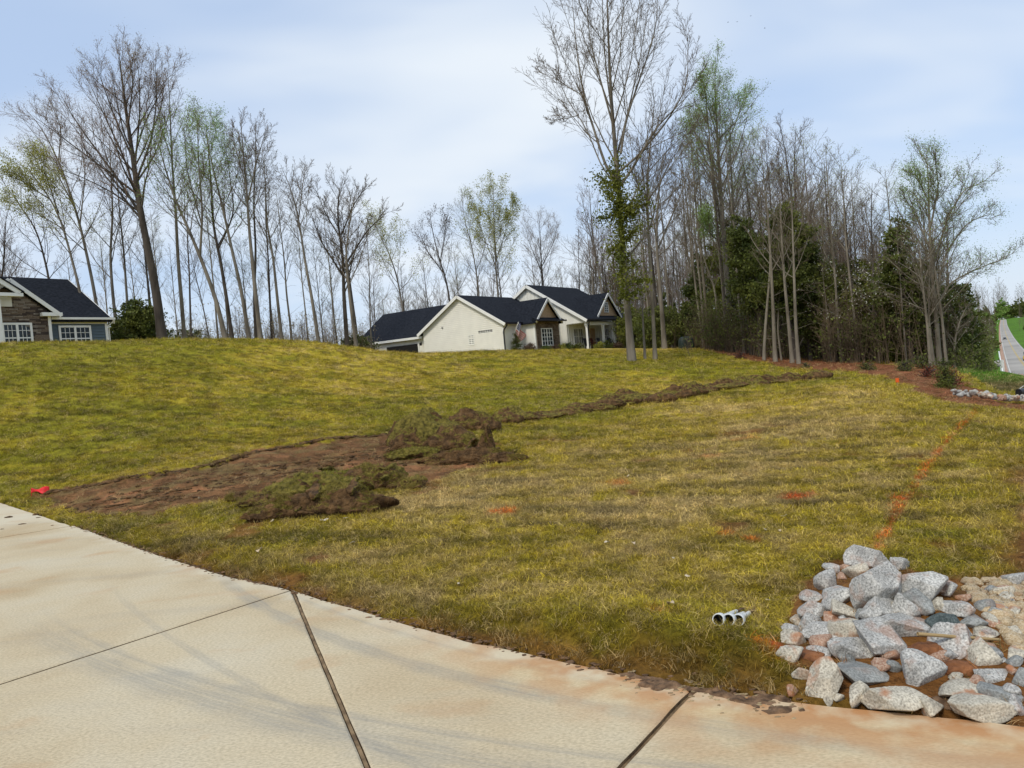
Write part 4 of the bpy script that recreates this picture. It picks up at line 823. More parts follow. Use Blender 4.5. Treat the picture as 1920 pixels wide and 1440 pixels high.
# --- left hand trees behind the crest
LT = [
 ((305,640), 56, [(292,540),(278,470),(262,390),(250,300),(235,200),(222,92)], .50, 'largest tree on the left, massive trunk and wide fan shaped crown', [
   ([(268,410),(225,340),(180,280),(140,225),(110,170)], .16), ([(262,390),(235,300),(195,215),(165,150)], .15), ([(255,340),(285,260),(295,180),(290,110)], .13), ([(258,365),(200,320),(120,260),(60,215)], .12),
   ([(250,300),(215,220),(190,150),(175,110)], .11), ([(252,320),(262,220),(262,150),(255,100)], .11), ([(265,400),(210,360),(150,330),(90,310)], .09), ([(240,240),(250,150),(240,95)], .09), ([(250,300),(275,220),(310,160),(318,120)], .08)],
   dict(nb=18, cs=.42, spread=.27, l2=7, l3=6, l4=3, leaf='red_bud', leafs=.055, leaft=.28, twig='twig_red'), 'budding_tree'),
 ((195,640), 58, [(172,520),(150,420),(125,340),(100,280),(70,225),(48,205)], .20, 'long leaning tree bending left above the blue house roof', [([(140,390),(110,330),(50,270)], .08), ([(150,420),(160,330),(150,250)], .08), ([(110,300),(115,240),(95,190)], .07)], dict(nb=16, cs=.4, spread=.28, l2=6, l3=5, leaf='red_bud', leafs=.05, leaft=.3, twig='twig_red'), 'budding_tree'),
 ((165,640), 54, [(150,545),(128,460),(110,400),(80,350),(55,320),(30,300)], .17, 'leafy green young tree leaning left over the blue house', [([(110,400),(90,340),(70,290)], .06), ([(95,375),(50,345),(8,320)], .06), ([(120,430),(70,400),(15,375)], .05)], dict(nb=14, cs=.45, spread=.26, l2=6, l3=4, l4=3, leaf='yellow_leaf', leafs=.10, leaft=.8), 'budding_tree'),
 ((100,640), 57, [(92,520),(72,440),(50,400),(30,380),(15,340)], .16, 'dark leaning trunk rising behind the blue house ridge', None, dict(nb=14, cs=.4, spread=.3, l2=6, l3=4), 'bare_tree'),
 ((222,640), 60, [(212,560),(206,480),(212,400),(208,330),(205,250)], .20, 'dark upright tree close behind the right end of the blue house', None, dict(nb=14, cs=.35, spread=.3, twig='twig'), 'bare_tree'),
 ((243,640), 62, [(238,560),(232,470),(222,380),(220,300)], .17, 'grey upright tree between the blue house and the largest tree', None, dict(nb=14, cs=.4, spread=.28), 'bare_tree'),
 ((285,640), 60, [(280,560),(272,480),(265,420),(262,380)], .17, 'paler trunk pressed against the left side of the largest tree', None, dict(nb=8, cs=.5, spread=.25, l2=5, l3=4), 'bare_tree'),
 ((346,640), 58, [(340,560),(333,480),(330,400),(322,300),(318,180),(315,140)], .22, 'tall thin tree immediately right of the largest tree', [([(322,300),(300,230),(290,150)], .06)], dict(nb=15, cs=.45, spread=.2, twig='twig_red'), 'bare_tree'),
 ((424,640), 52, [(405,560),(375,480),(345,410),(330,380),(305,300),(290,240)], .22, 'pale trunk leaning strongly left with a fork at mid height', [([(375,480),(380,400),(372,300),(370,220)], .13), ([(378,420),(350,320),(345,230)], .07)], dict(nb=15, cs=.45, spread=.25, l2=6, l3=5, leaf='green_leaf', leafs=.08, leaft=.5, bark='bark'), 'budding_tree'),
 ((436,640), 56, [(425,560),(412,480),(400,430),(395,330),(385,215)], .20, 'dark forked tree right of the leaning pale trunk', [([(408,470),(440,400),(430,320),(420,260)], .10)], dict(nb=14, cs=.4, spread=.26, leaf='green_leaf', leafs=.09, leaft=.7, bark='bark_dark'), 'budding_tree'),
 ((468,640), 54, [(452,540),(435,470),(418,390),(400,320),(382,230)], .20, 'grey tree leaning left with green tinged middle branches', None, dict(nb=16, cs=.4, spread=.26, leaf='green_leaf', leafs=.085, leaft=.6), 'budding_tree'),
 ((489,640), 53, [(478,540),(468,440),(462,350),(456,280),(450,220)], .22, 'tall straight tree with rounded leafless crown, left of centre', [([(464,380),(482,300),(500,240)], .08), ([(462,350),(445,290),(435,250)], .07)], dict(nb=16, cs=.5, spread=.2, l2=7, l3=5, twig='twig'), 'bare_tree'),
 ((480,640), 58, [(476,560),(480,470),(475,380),(480,290),(478,225)], .16, 'thin twin of the tall round crowned tree, just behind it', None, dict(nb=14, cs=.55, spread=.2), 'bare_tree'),
 ((529,640), 56, [(520,560),(512,480),(500,420),(498,350),(495,300)], .17, 'grey tree with a brown green tuft at its top', None, dict(nb=14, cs=.45, spread=.25, leaf='ivy', leafs=.07, leaft=.12), 'budding_tree'),
 ((598,640), 54, [(585,560),(572,490),(560,410),(545,350),(528,315)], .18, 'leaning tree with a feathery leafless crown right of the round one', [([(560,410),(566,360),(572,315)], .07)], dict(nb=16, cs=.55, spread=.24, l2=7, l3=5), 'bare_tree'),
 ((650,642), 58, [(645,560),(643,480),(635,430),(632,380),(640,340)], .26, 'dark stout tree with wide rounded crown left of the garage roof', [([(645,520),(600,450),(580,390)], .12), ([(645,500),(690,430),(730,395)], .12), ([(640,450),(610,400),(590,350)], .08), ([(640,440),(665,380),(690,345)], .09)], dict(nb=18, cs=.35, spread=.3, l2=7, l3=6, l4=3, bark='bark_dark'), 'bare_tree'),
 ((668,642), 55, [(656,560),(648,480),(655,420),(665,370)], .20, 'grey trunk in front of the stout dark tree by the garage', None, dict(nb=14, cs=.4, spread=.3), 'bare_tree'),
 ((765,600), 92, [(745,520),(728,470),(710,440),(700,410)], .22, 'leaning tree with a bright green clump above the garage roof', None, dict(nb=14, cs=.45, spread=.3, leaf='yellow_leaf', leafs=.14, leaft=.8), 'budding_tree'),
 ((852,600), 90, [(838,530),(822,480),(812,440),(806,400)], .24, 'dark gnarled tree with broken top behind the gable peak', [([(830,510),(800,470),(785,430)], .10), ([(826,490),(835,440),(838,400)], .08)], dict(nb=12, cs=.4, spread=.3, leaf='brown_leaf', leafs=.13, leaft=.10, bark='bark_dark'), 'bare_tree'),
 ((936,600), 92, [(932,530),(928,470),(926,400),(925,345)], .22, 'upright tree with yellow green leafy crown behind the house', [([(930,500),(905,440),(890,385)], .08), ([(930,490),(950,430),(965,380)], .08)], dict(nb=20, cs=.4, spread=.26, l2=6, l3=5, leaf='yellow_leaf', leafs=.14, leaft=.9), 'budding_tree'),
 ((900,600), 96, [(896,530),(885,460),(872,420),(865,365)], .20, 'thin leaning tree left of the yellow green crown', None, dict(nb=16, cs=.4, spread=.28, leaf='bud', leafs=.08, leaft=.3), 'budding_tree'),
 ((1018,600), 100, [(1016,520),(1014,460),(1010,400)], .22, 'small round crowned pinkish tree above the porch wing roof', [([(1016,510),(990,450),(985,420)], .08), ([(1016,500),(1040,450),(1045,420)], .08)], dict(nb=16, cs=.4, spread=.3, leaf='red_bud', leafs=.07, leaft=.4, twig='twig_red'), 'budding_tree'),
 ((1135,600), 85, [(1125,520),(1112,450),(1108,400),(1104,350)], .26, 'twin trunked tree behind the dormer with fine pinkish twigs', [([(1120,500),(1105,430),(1090,370)], .12)], dict(nb=16, cs=.4, spread=.26, twig='twig_red'), 'bare_tree'),
 ((1245,640), 62, [(1238,540),(1230,450),(1235,360),(1245,290)], .28, 'forked grey tree behind the slim pale tree on the lawn', [([(1232,470),(1262,400),(1290,330),(1300,280)], .12), ([(1232,450),(1215,370),(1212,300)], .10)], dict(nb=16, cs=.45, spread=.26), 'bare_tree'),
 ((-5,640), 60, [(0,560),(8,480),(10,430),(12,400)], .20, 'leafless crown at the far left edge above the blue house', None, dict(nb=16, cs=.3, spread=.35, twig='twig_red'), 'bare_tree'),
]
for i, (bs_, Y, tr, r, lb, lm, kw, nm) in enumerate(LT):
    kw = dict(kw); bark = kw.pop('bark', 'bark' if i % 3 else 'bark_dark'); twig = kw.pop('twig', 'twig'); leaf = kw.pop('leaf', None)
    px_tree(bs_, Y, tr, r, lb, lm, seed=60+i, bark=bark, twig=twig, leaf=leaf, name=nm, **kw)
# --- variants copied through the woods
g = np.random.default_rng(5); VAR = []
for i, kw in enumerate([dict(H=17, r0=.16, cs=.40, nb=15, spread=.24), dict(H=19, r0=.20, cs=.45, nb=16, spread=.22, lean=(.08, 0)), dict(H=14, r0=.12, cs=.35, nb=15, spread=.26, lean=(-.10, .03)),
                        dict(H=18, r0=.17, cs=.5, nb=15, spread=.2, leaf='bud', leafs=.07, leaft=.35), dict(H=12, r0=.10, cs=.3, nb=14, spread=.3, leaf='green_leaf', leafs=.06, leaft=.3), dict(H=16, r0=.15, cs=.4, nb=16, spread=.25, leaf='red_bud', leafs=.06, leaft=.4)]):
    lf = kw.get('leaf'); res = make_tree(g=g, l2=6, l3=5, l4=2, stubs=6, **kw); VAR.append(tree_meshes(res, ['bark_pale', 'bark_dark', 'bark', 'bark_pale', 'bark', 'bark_dark'][i], ['twig_grey', 'twig', 'twig_red', 'twig_grey', 'twig', 'twig_red'][i], lf))
zones = [ # photo x range, distance range, count, height scale, label, group
 (330, 700, 62, 80, 16, (.62, .85), 'slim bare tree in the thin row between the two houses', 'slim bare trees between the two houses'),
 (-20, 330, 64, 84, 11, (.65, .9), 'slim bare tree in the row behind the blue house', 'slim bare trees behind the blue house'),
 (700, 1110, 92, 112, 20, (.62, .92), 'bare tree showing above the roofs of the white house', 'bare trees behind the white house'),
 (1110, 1300, 66, 92, 20, (.80, 1.1), 'bare tree in the woods between the porch and the pale green tree', 'bare trees right of the porch'),
 (1300, 1560, 48, 72, 34, (.70, 1.05), 'bare tree in the dense woods behind the mulch bed', 'bare trees in the dense woods'),
 (1455, 1620, 52, 64, 14, (.84, .98), 'tree', 'reddish'),
 (1540, 1770, 42, 60, 28, (.55, .85), 'bare tree in the dark woods right of the tall cedar', 'bare trees right of the cedar')]
LM = [(0, 'at the far left edge'), (60, 'above the blue house ridge'), (140, 'above the blue house roof end'), (210, 'beside the blue house corner'), (260, 'left of the largest tree'), (330, 'right of the largest tree'), (380, 'left of the leaning pale trunk'), (430, 'by the dark forked tree'), (480, 'by the tall round crowned tree'), (530, 'by the brown tufted tree'), (580, 'by the feathery leaning tree'), (630, 'by the stout dark tree'), (680, 'at the garage eave'), (720, 'over the left of the garage roof'), (760, 'over the middle of the garage roof'), (800, 'over the garage ridge'), (840, 'left of the gable peak'), (880, 'over the gable peak'), (920, 'by the yellow green crown'), (960, 'over the bay roof'), (1000, 'over the porch wing peak'), (1040, 'over the porch wing ridge'), (1080, 'over the porch roof'), (1130, 'over the dormer'), (1170, 'right behind the tallest tree'), (1210, 'behind the slim pale tree'), (1250, 'by the forked grey tree'), (1290, 'by the rounded cover'), (1330, 'left of the pale green tree'), (1370, 'behind the pale green tree'), (1410, 'left of the pale trunk cluster'), (1450, 'behind the pale trunk cluster'), (1490, 'behind the tall cedar'), (1530, 'right of the tall cedar'), (1575, 'behind the broad evergreen'), (1620, 'by the brighter topped evergreen'), (1665, 'left of the white dogwood'), (1710, 'behind the white dogwood'), (1750, 'behind the wide spreading tree')]
def landmark(x): return min(LM, key=lambda q: abs(q[0]-x))[1]
SEEN = {}
g = np.random.default_rng(12)
for x0, x1, y0, y1, n, sc, lb, gr in zones:
    for i in range(n):
        x = x0+(x1-x0)*(i+g.random())/n; Y = g.uniform(y0, y1)
        if 1085 < x < 1200: Y = max(Y, 96+g.uniform(0, 14))
        if x0 >= 1300: Y = max(Y, np.interp(x, [1300, 1450, 1560, 1770], [60, 48, 44, 38]))
        P = at(x, 640, Y); P[2] = H1(P[0], P[1])
        fall = np.interp(x, [1300, 1480, 1640, 1770], [1.1, 1.0, .78, .70]) if x > 1300 else 1
        vi_ = int(g.integers(0, 6)) if gr[:7] != 'reddish' else (2, 5, 1, 5)[i % 4]; kd = ['grey bare', 'dark bare', 'small reddish', 'pale budding', 'low green budding', 'dark pink budding'][vi_]; kd_ = kd+' tree '+['', 'a little back ', 'far back '][min(2, int((Y-y0)/(y1-y0)*3))]
        for lm_ in [q[1] for q in sorted(LM, key=lambda q: abs(q[0]-x))]:
            if kd_+lm_ not in SEEN: break
        lb2 = kd_+lm_; SEEN[lb2] = 1
        place_tree(P, VAR[vi_], lb2, gr if gr != 'reddish' else 'bare trees in the dense woods', rz=g.uniform(0, 6.28), sc=g.uniform(*sc)*fall, name='woodland_tree')
# --- evergreens
def make_cedar(H, Rd, g, base=.08, n=9000, size=.13, nb=110, gap=.35, shape=None):
    tp = resample([(0, 0, -.3), (g.normal(0, .02)*H, 0, H*.5), (g.normal(0, .03)*H, 0, H*.98)], 14); tr = .018*H*(1-np.linspace(0, 1, 14))+.02
    prof = shape or (lambda t: (1-t)**.7*(.35+.65*np.minimum(1, t*4)))
    t = g.uniform(base, .98, nb); t.sort(); phi = g.uniform(0, 6.28, nb); L = Rd*prof((t-base)/(1-base))*g.uniform(.55, 1.25, nb)+.15; Q = []
    for i in range(nb):
        p = np.array([np.interp(t[i], np.linspace(0, 1, 14), tp[:, k]) for k in range(3)]); d = np.array([math.cos(phi[i]), math.sin(phi[i]), g.uniform(.05, .5)]); Q.append([p+d*L[i]*s+np.array([0, 0, .12*L[i]*s*s]) for s in (0, .35, .7, 1)])
    Q = np.array(Q); R_b = np.linspace(.035, .008, 4)[None].repeat(nb, 0); wood = cat([tubes(tp[None], tr[None], 8), tubes(Q, R_b, 4)])
    w_ = L**1.6; w_ /= w_.sum(); bi = g.choice(nb, n, p=w_); s = g.random(n)**.6
    f = s*3; ii = np.minimum(f.astype(int), 2); f = (f-ii)[:, None]; pos = Q[bi, ii]*(1-f)+Q[bi, ii+1]*f; rad = (.10+.22*L[bi]*(1-.4*s))[:, None]
    off = g.normal(size=(n, 3))*np.array([1, 1, .6]); pos = pos+off*rad*.55
    if n > 3500: pos = np.concatenate([pos, pos+g.normal(0, .16, pos.shape)*np.array([1, 1, .5])])[:int(n*1.25)]; size = size*.78
    return wood, leaf_quads(pos, size, g, .05)
def place_ever(px, py, Y, H, Rd, label, seed, mt='cedar', name='cedar_tree', cat_='tree', rz=0, scale=1, bark='bark_dark', group=None, zoff=0, **kw):
    g = np.random.default_rng(seed); wood, lv = make_cedar(H, Rd, g, **kw); B = at(px, py, Y); B[2] = H1(B[0], B[1])+zoff
    return place_tree(B, [('trunk', mesh_np('trunk', *wood, M[bark], smooth=True)), ('foliage', mesh_np('foliage', *lv, M[mt]))], label, group, name=name, cat_=cat_)
low = lambda t: (1-t)**.5*(.6+.4*np.minimum(1, t*4))
place_ever(1490, 690, 46, 9.8, 2.6, 'tallest dark evergreen in the middle of the right hand woods', 1, n=15000, base=.28, size=.11)
place_ever(1522, 690, 47, 8.6, 2.1, 'dark evergreen joined to the right of the tallest one', 2, n=11000, base=.25, size=.11)
place_ever(1425, 680, 50, 9.6, 2.1, 'narrow grey green evergreen left of the tallest dark one', 3, n=8000, base=.30)
place_ever(1378, 660, 60, 10.8, 1.9, 'slender olive evergreen behind the tall pale green tree', 4, n=7000, base=.35, mt='ivy')
place_ever(1330, 660, 66, 8.5, 1.8, 'small dark evergreen left of the tall pale green tree', 5, n=6000, base=.2)
place_ever(1400, 665, 56, 6.8, 1.9, 'low dark evergreen behind the pale trunks', 6, n=6000, base=.2)
place_ever(1570, 690, 46, 5.6, 2.4, 'broad dark evergreen low in the woods right of the tallest one', 7, n=9000, base=.2, shape=low)
place_ever(1635, 690, 45, 6.0, 2.6, 'broad evergreen with brighter top, right of the dark group', 8, n=9000, base=.25, shape=low, mt='ivy')
place_ever(1600, 690, 50, 5.4, 2.4, 'shadowed evergreen deep between two broad ones', 9, n=7000, base=.1, shape=low)
place_ever(1712, 690, 40, 8.0, 1.4, 'narrow ivy covered evergreen left of the wide spreading tree', 10, n=8000, base=.2)
place_ever(1690, 690, 42, 5.2, 2.0, 'dark evergreen at the foot of the wide spreading tree', 11, n=7000, base=.05, shape=low)
place_ever(1795, 700, 43, 5.0, 1.5, 'dark evergreen leaning over the bank at the right end of the woods', 12, n=9000, base=.1, shape=low, zoff=.3)
place_ever(1780, 700, 41, 4.6, 1.6, 'dense evergreen behind the thin grey stems at the right end', 13, n=7000, base=.05, shape=low)
place_ever(262, 640, 57, 3.9, 2.2, 'bushy dark evergreen between the blue house and the largest tree', 14, n=9000, base=.02, shape=low)
place_ever(236, 640, 60, 3.2, 1.5, 'lower evergreen bush against the right end of the blue house', 15, n=4000, base=.02, shape=low, mt='ivy')
place_ever(815, 600, 95, 6.0, 2.0, 'small yellow green evergreen peeking above the garage ridge', 16, n=4000, base=.1, mt='ivy')
place_ever(1235, 640, 66, 3.6, 2.4, 'dark green bushy evergreen low behind the slim pale tree', 17, n=6000, base=.02, shape=low)
place_ever(1300, 640, 68, 3.0, 2.6, 'low evergreen thicket behind the dark rounded cover', 18, n=6000, base=.02, shape=low)
place_ever(1190, 640, 78, 4.0, 2.6, 'low green thicket at the right end of the porch', 19, n=5000, base=.02, shape=low, mt='ivy')
place_ever(358, 640, 75, 3.0, 2.0, 'faint evergreen bush right of the largest tree', 20, n=3000, base=.02, shape=low)
place_ever(665, 645, 70, 2.6, 1.8, 'dark evergreen bush at the left end of the garage', 21, n=3000, base=.02, shape=low)
# ivy on the tallest tree
g = np.random.default_rng(77); B = at(1184, 672, 43); B[2] = H1(B[0], B[1]); pts = []
for (x0, y0, x1, y1, n, rd) in [(1157, 320, 1168, 560, 2600, .5), (1160, 360, 1120, 330, 500, .5), (1165, 400, 1215, 380, 500, .5), (1168, 460, 1140, 470, 350, .5), (1166, 480, 1195, 500, 350, .5), (1160, 300, 1150, 350, 700, .55), (1166, 400, 1130, 350, 420, .5), (1168, 430, 1205, 350, 420, .45), (1166, 400, 1120, 410, 420, .45), (1170, 450, 1205, 420, 380, .4), (1170, 560, 1210, 540, 260, .35), (1162, 370, 1190, 410, 350, .45), (1222, 525, 1185, 528, 280, .3)]:
    s = g.random(n)[:, None]; a_ = at(x0, y0, 43); b_ = at(x1, y1, 43+g.uniform(-1.5, 1.5)); pts.append(a_*(1-s)+b_*s+g.normal(size=(n, 3))*rd*g.random((n, 1))-B)
iv = leaf_quads(np.concatenate(pts), .085, g, .05); par = [o for o in bpy.data.objects if o.get('label', '').startswith('tallest leafless')][0]
link('ivy', mesh_np('ivy', *iv, M['ivy']), par)
# dogwoods with white blossom
def blossom(px, py, Y, H, label, seed, n=.22):
    g = np.random.default_rng(seed); B = at(px, py, Y); B[2] = H1(B[0], B[1]); res = make_tree(H, .06, g, cs=.3, nb=12, spread=.45, l2=5, l3=4, l4=2, ang=(50, 80), up=.0, leaf='blossom', leafs=.075, leaft=n)
    place_tree(B, tree_meshes(res, 'bark', 'twig_grey', 'blossom'), label, name='dogwood_tree')
blossom(1700, 690, 39.5, 7.0, 'white flowering dogwood beside the wide spreading tree', 1, .2)
blossom(1650, 690, 41.5, 5.0, 'white flowering dogwood low in the dark woods', 2, .22)
blossom(1560, 690, 44, 5.4, 'small sparse dogwood with a few white blossoms by the cedar', 3, .08)
blossom(1810, 700, 40, 3.8, 'flowering dogwood on the bank above the road', 4, .2)
blossom(1400, 665, 54, 5.0, 'pale blossoming sapling beside the cluster of pale trunks', 5, .08)
# undergrowth in the woods: thin stems and twigs beyond counting
def thicket(name, boxes, seed, mt, leafm=None):
    g = np.random.default_rng(seed); St = []
    for x0, x1, y0, y1, n, h0, h1 in boxes:
        xs = g.uniform(x0, x1, n); Ys = g.uniform(y0, y1, n)
        for x, Y in zip(xs, Ys):
            if 1085 < x < 1200: Y = max(Y, 96+g.uniform(0, 14))
            if x > 1300: Y = max(Y, np.interp(x, [1300, 1450, 1560, 1760, 1850], [58, 47, 43, 37, 33]))
            P = at(x, 640, Y); St.append((P[0], P[1], g.uniform(h0, h1)))
    St = np.array(St); z = height(St[:, 0], St[:, 1]); n = len(St); s = np.linspace(0, 1, 5); ln = g.normal(0, .12, (n, 2))
    P = np.stack([St[:, 0:1]+ln[:, :1]*St[:, 2:]*s+g.normal(0, .04, (n, 5)), St[:, 1:2]+ln[:, 1:]*St[:, 2:]*s, z[:, None]-.1+St[:, 2:]*s], -1); R = (.012+.010*St[:, 2:]/3*g.uniform(.5, 1.6, (n, 1)))*(1-.8*s)
    B1, R1 = branch(P, R, g, 6, .15, .98, (20, 60), .42, 3, .05, .15, .005, None, .55, .007); B2, R2 = branch(B1, R1, g, 4, .2, 1, (25, 60), .55, 2, .03, .2, .004, None, .8, .006)
    V, F = cat([tubes(P, R, 3), tubes(B1, R1, 3)]); v3, f3 = cones(B2, R2); o = link(name, mesh_np(name, np.concatenate([V, v3]), F, M[mt], F3=f3+len(V))); tag(o, leafm[2] if leafm else 'tangled leafless undergrowth filling the floor of the woods', 'undergrowth', kind='stuff')
    if leafm:
        pp = np.concatenate([B2[:, -1], B2[:, 1]]); pp = pp[g.random(len(pp)) < leafm[1]]; q = link(name+'_foliage', mesh_np(name, *leaf_quads(pp, .07, g, .15, 2), M[leafm[0]]), o); q.name = 'foliage'; q['kind'] = 'stuff'
thicket('undergrowth', [(1290, 1560, 46, 66, 330, .8, 3.6), (1540, 1790, 38, 54, 420, .8, 4.4), (1110, 1300, 64, 90, 200, 1.5, 4)], 3, 'scrub', ('bankleaf', .12, 'tangled brown undergrowth with few leaves along the edge of the woods'))
thicket('brushwood', [(330, 700, 62, 95, 420, 1.5, 4.0), (-20, 330, 66, 90, 200, 1.5, 4), (690, 1120, 92, 120, 360, 2, 5)], 4, 'twig', ('red_bud', .25, 'low grey brown brush along the skyline behind the two houses'))
thicket('bank_shrubs', [(1795, 1838, 44, 60, 200, 1.4, 3.2), (1820, 1856, 70, 130, 160, 2, 4), (1785, 1826, 38, 46, 60, .8, 1.8)], 5, 'twig_grey', ('bankleaf', .7, 'light green scrub on the bank between the woods and the road'))
thicket('dark_scrub', [(1310, 1790, 46, 70, 430, 1.0, 4.6)], 6, 'scrub', ('cedar', 1.0, 'dark green scrub deep in the woods behind the mulch bed'))
thicket('skyline_scrub', [(1120, 1330, 66, 90, 160, 1.5, 3.4)], 8, 'twig', ('ivy', .8, 'green scrub low in the woods right of the porch'))
# distant woods: seen only as a mass, instances of the tree variants
def scatter_instances(name, pts, objs, attrs, kind_label, cat_='woods', align=None):
    me = bpy.data.meshes.new(name); me.vertices.add(len(pts)); me.vertices.foreach_set('co', np.asarray(pts, np.float32).ravel())
    for nm, ty, arr in attrs:
        a = me.attributes.new(nm, ty, 'POINT'); a.data.foreach_set({'FLOAT': 'value', 'INT': 'value', 'FLOAT_VECTOR': 'vector', 'FLOAT_COLOR': 'color'}[ty], np.asarray(arr, np.int32 if ty == 'INT' else np.float32).ravel())
    o = link(name, me); col = bpy.data.collections.new(name+'_sources')
    for s in objs: col.objects.link(s)
    ng = bpy.data.node_groups.new(name, 'GeometryNodeTree'); ng.interface.new_socket('Geometry', in_out='INPUT', socket_type='NodeSocketGeometry'); ng.interface.new_socket('Geometry', in_out='OUTPUT', socket_type='NodeSocketGeometry')
    gi = ng.nodes.new('NodeGroupInput'); go = ng.nodes.new('NodeGroupOutput'); ip = ng.nodes.new('GeometryNodeInstanceOnPoints'); ci = ng.nodes.new('GeometryNodeCollectionInfo')
    ci.inputs['Collection'].default_value = col; ci.inputs['Separate Children'].default_value = True; ci.inputs['Reset Children'].default_value = True; ip.inputs['Pick Instance'].default_value = True
    def na(nm, ty):
        n = ng.nodes.new('GeometryNodeInputNamedAttribute'); n.data_type = ty; n.inputs['Name'].default_value = nm; return n.outputs['Attribute']
    ng.links.new(gi.outputs[0], ip.inputs['Points']); ng.links.new(ci.outputs[0], ip.inputs['Instance']); ng.links.new(na('pick', 'INT'), ip.inputs['Instance Index'])
    ng.links.new(na('rot', 'FLOAT_VECTOR'), ip.inputs['Rotation']); ng.links.new(na('scl', 'FLOAT_VECTOR'), ip.inputs['Scale']); ng.links.new(ip.outputs[0], go.inputs[0])
    md = o.modifiers.new('scatter', 'NODES'); md.node_group = ng; return tag(o, kind_label, cat_, kind='stuff')
g = np.random.default_rng(31); srcs = []
for i, mt in enumerate(('twig_grey', 'twig', 'twig_red', 'twig_grey', 'green_leaf', 'cedar')):
    if i < 4:
        me = VAR[i][0][1]; j = bpy.data.meshes.new('far_tree'); bm = bmesh.new(); bm.from_mesh(VAR[i][0][1]); bm.from_mesh(VAR[i][1][1]); bm.to_mesh(j); bm.free(); j.materials.append(M[mt])
    else:
        wood, lv = make_cedar(9, 3.0 if i == 4 else 2.4, g, n=1500, size=.34, nb=40, base=.12, shape=low); j = mesh_np('far_tree', *lv, M[mt])
    srcs.append(bpy.data.objects.new('far_tree', j))
pts = []; pk = []; sc_ = []
def addfar(x0, x1, y0, y1, n, s0, s1, picks):
    for _ in range(n):
        Y = g.uniform(y0, y1); x = g.uniform(x0, x1); P = at(x, 640, Y); P[2] = base_h(P[0], P[1])-.3; pts.append(P); pk.append(picks[int(g.integers(0, len(picks)))]); sc_.append(g.uniform(s0, s1))
addfar(-60, 720, 100, 170, 120, .35, .6, [0, 1, 2, 3]); addfar(700, 1130, 120, 180, 130, .55, .85, [0, 1, 2, 3])
addfar(1110, 1320, 94, 150, 120, .7, 1.0, [0, 1, 2, 3, 5]); addfar(1300, 1760, 66, 120, 300, .6, .85, [0, 1, 2, 3, 0, 1, 5, 5]); addfar(1640, 1800, 60, 100, 60, .5, .8, [0, 1, 5, 4])
addfar(1800, 1856, 110, 260, 80, .3, .55, [0, 3, 4, 4, 5]); addfar(1840, 1866, 260, 900, 130, .5, .9, [0, 3, 4, 5, 5])
addfar(1830, 1870, 800, 1250, 60, 1.3, 2.0, [5, 4, 5, 0]); addfar(1935, 2100, 180, 400, 40, .5, .9, [0, 3, 4, 5]); addfar(1912, 2100, 500, 1100, 70, .6, 1.2, [0, 3, 4, 5]); addfar(1780, 2300, 1350, 2400, 420, 3.0, 4.6, [0, 5, 3, 5, 4])
pts = np.array(pts); n = len(pts); s3 = np.array(sc_)[:, None].repeat(3, 1)
scatter_instances('distant_woods', pts, srcs, [('pick', 'INT', pk), ('rot', 'FLOAT_VECTOR', np.stack([np.zeros(n), np.zeros(n), g.uniform(0, 6.28, n)], 1)), ('scl', 'FLOAT_VECTOR', s3)], 'distant grey green woods on the skyline and along the road')
# ------------------------------------------------------------------ grass on the lawn
def clump(g, n, rad, h, wd, flop):
    V = []; F = []
    for i in range(n):
        a, r = g.uniform(0, 6.28), rad*math.sqrt(g.random()); x, y = r*math.cos(a), r*math.sin(a); th = g.uniform(0, 6.28); d = np.array([math.cos(th), math.sin(th)]); s = np.array([-d[1], d[0]])*wd*g.uniform(.7, 1.3)
        hh = h*g.uniform(.5, 1.2); ben = hh*flop*g.uniform(.4, 1.5); k = len(V)
        for j, (zz, bb, ww) in enumerate(((0, 0, 1), (.55, .25, .9), (.9, .7, .55), (1.0, 1.15, .08))):
            c = np.array([x, y])+d*ben*bb; z = hh*zz-.004
            V += [(*(c-s*ww), z), (*(c+s*ww), z)]
            if j: F.append((k+2*j-2, k+2*j-1, k+2*j+1, k+2*j))
    return mesh_np('grass_tuft', V, F, M['blade'])
g = np.random.default_rng(9); tufts = [bpy.data.objects.new('grass_tuft', clump(g, 22, .060, .030, .0016, fl_)) for fl_ in (1.0, 1.6, 2.2, 3.0)]
pts = []; rot = []; scl = []; col_ = []; pk = []
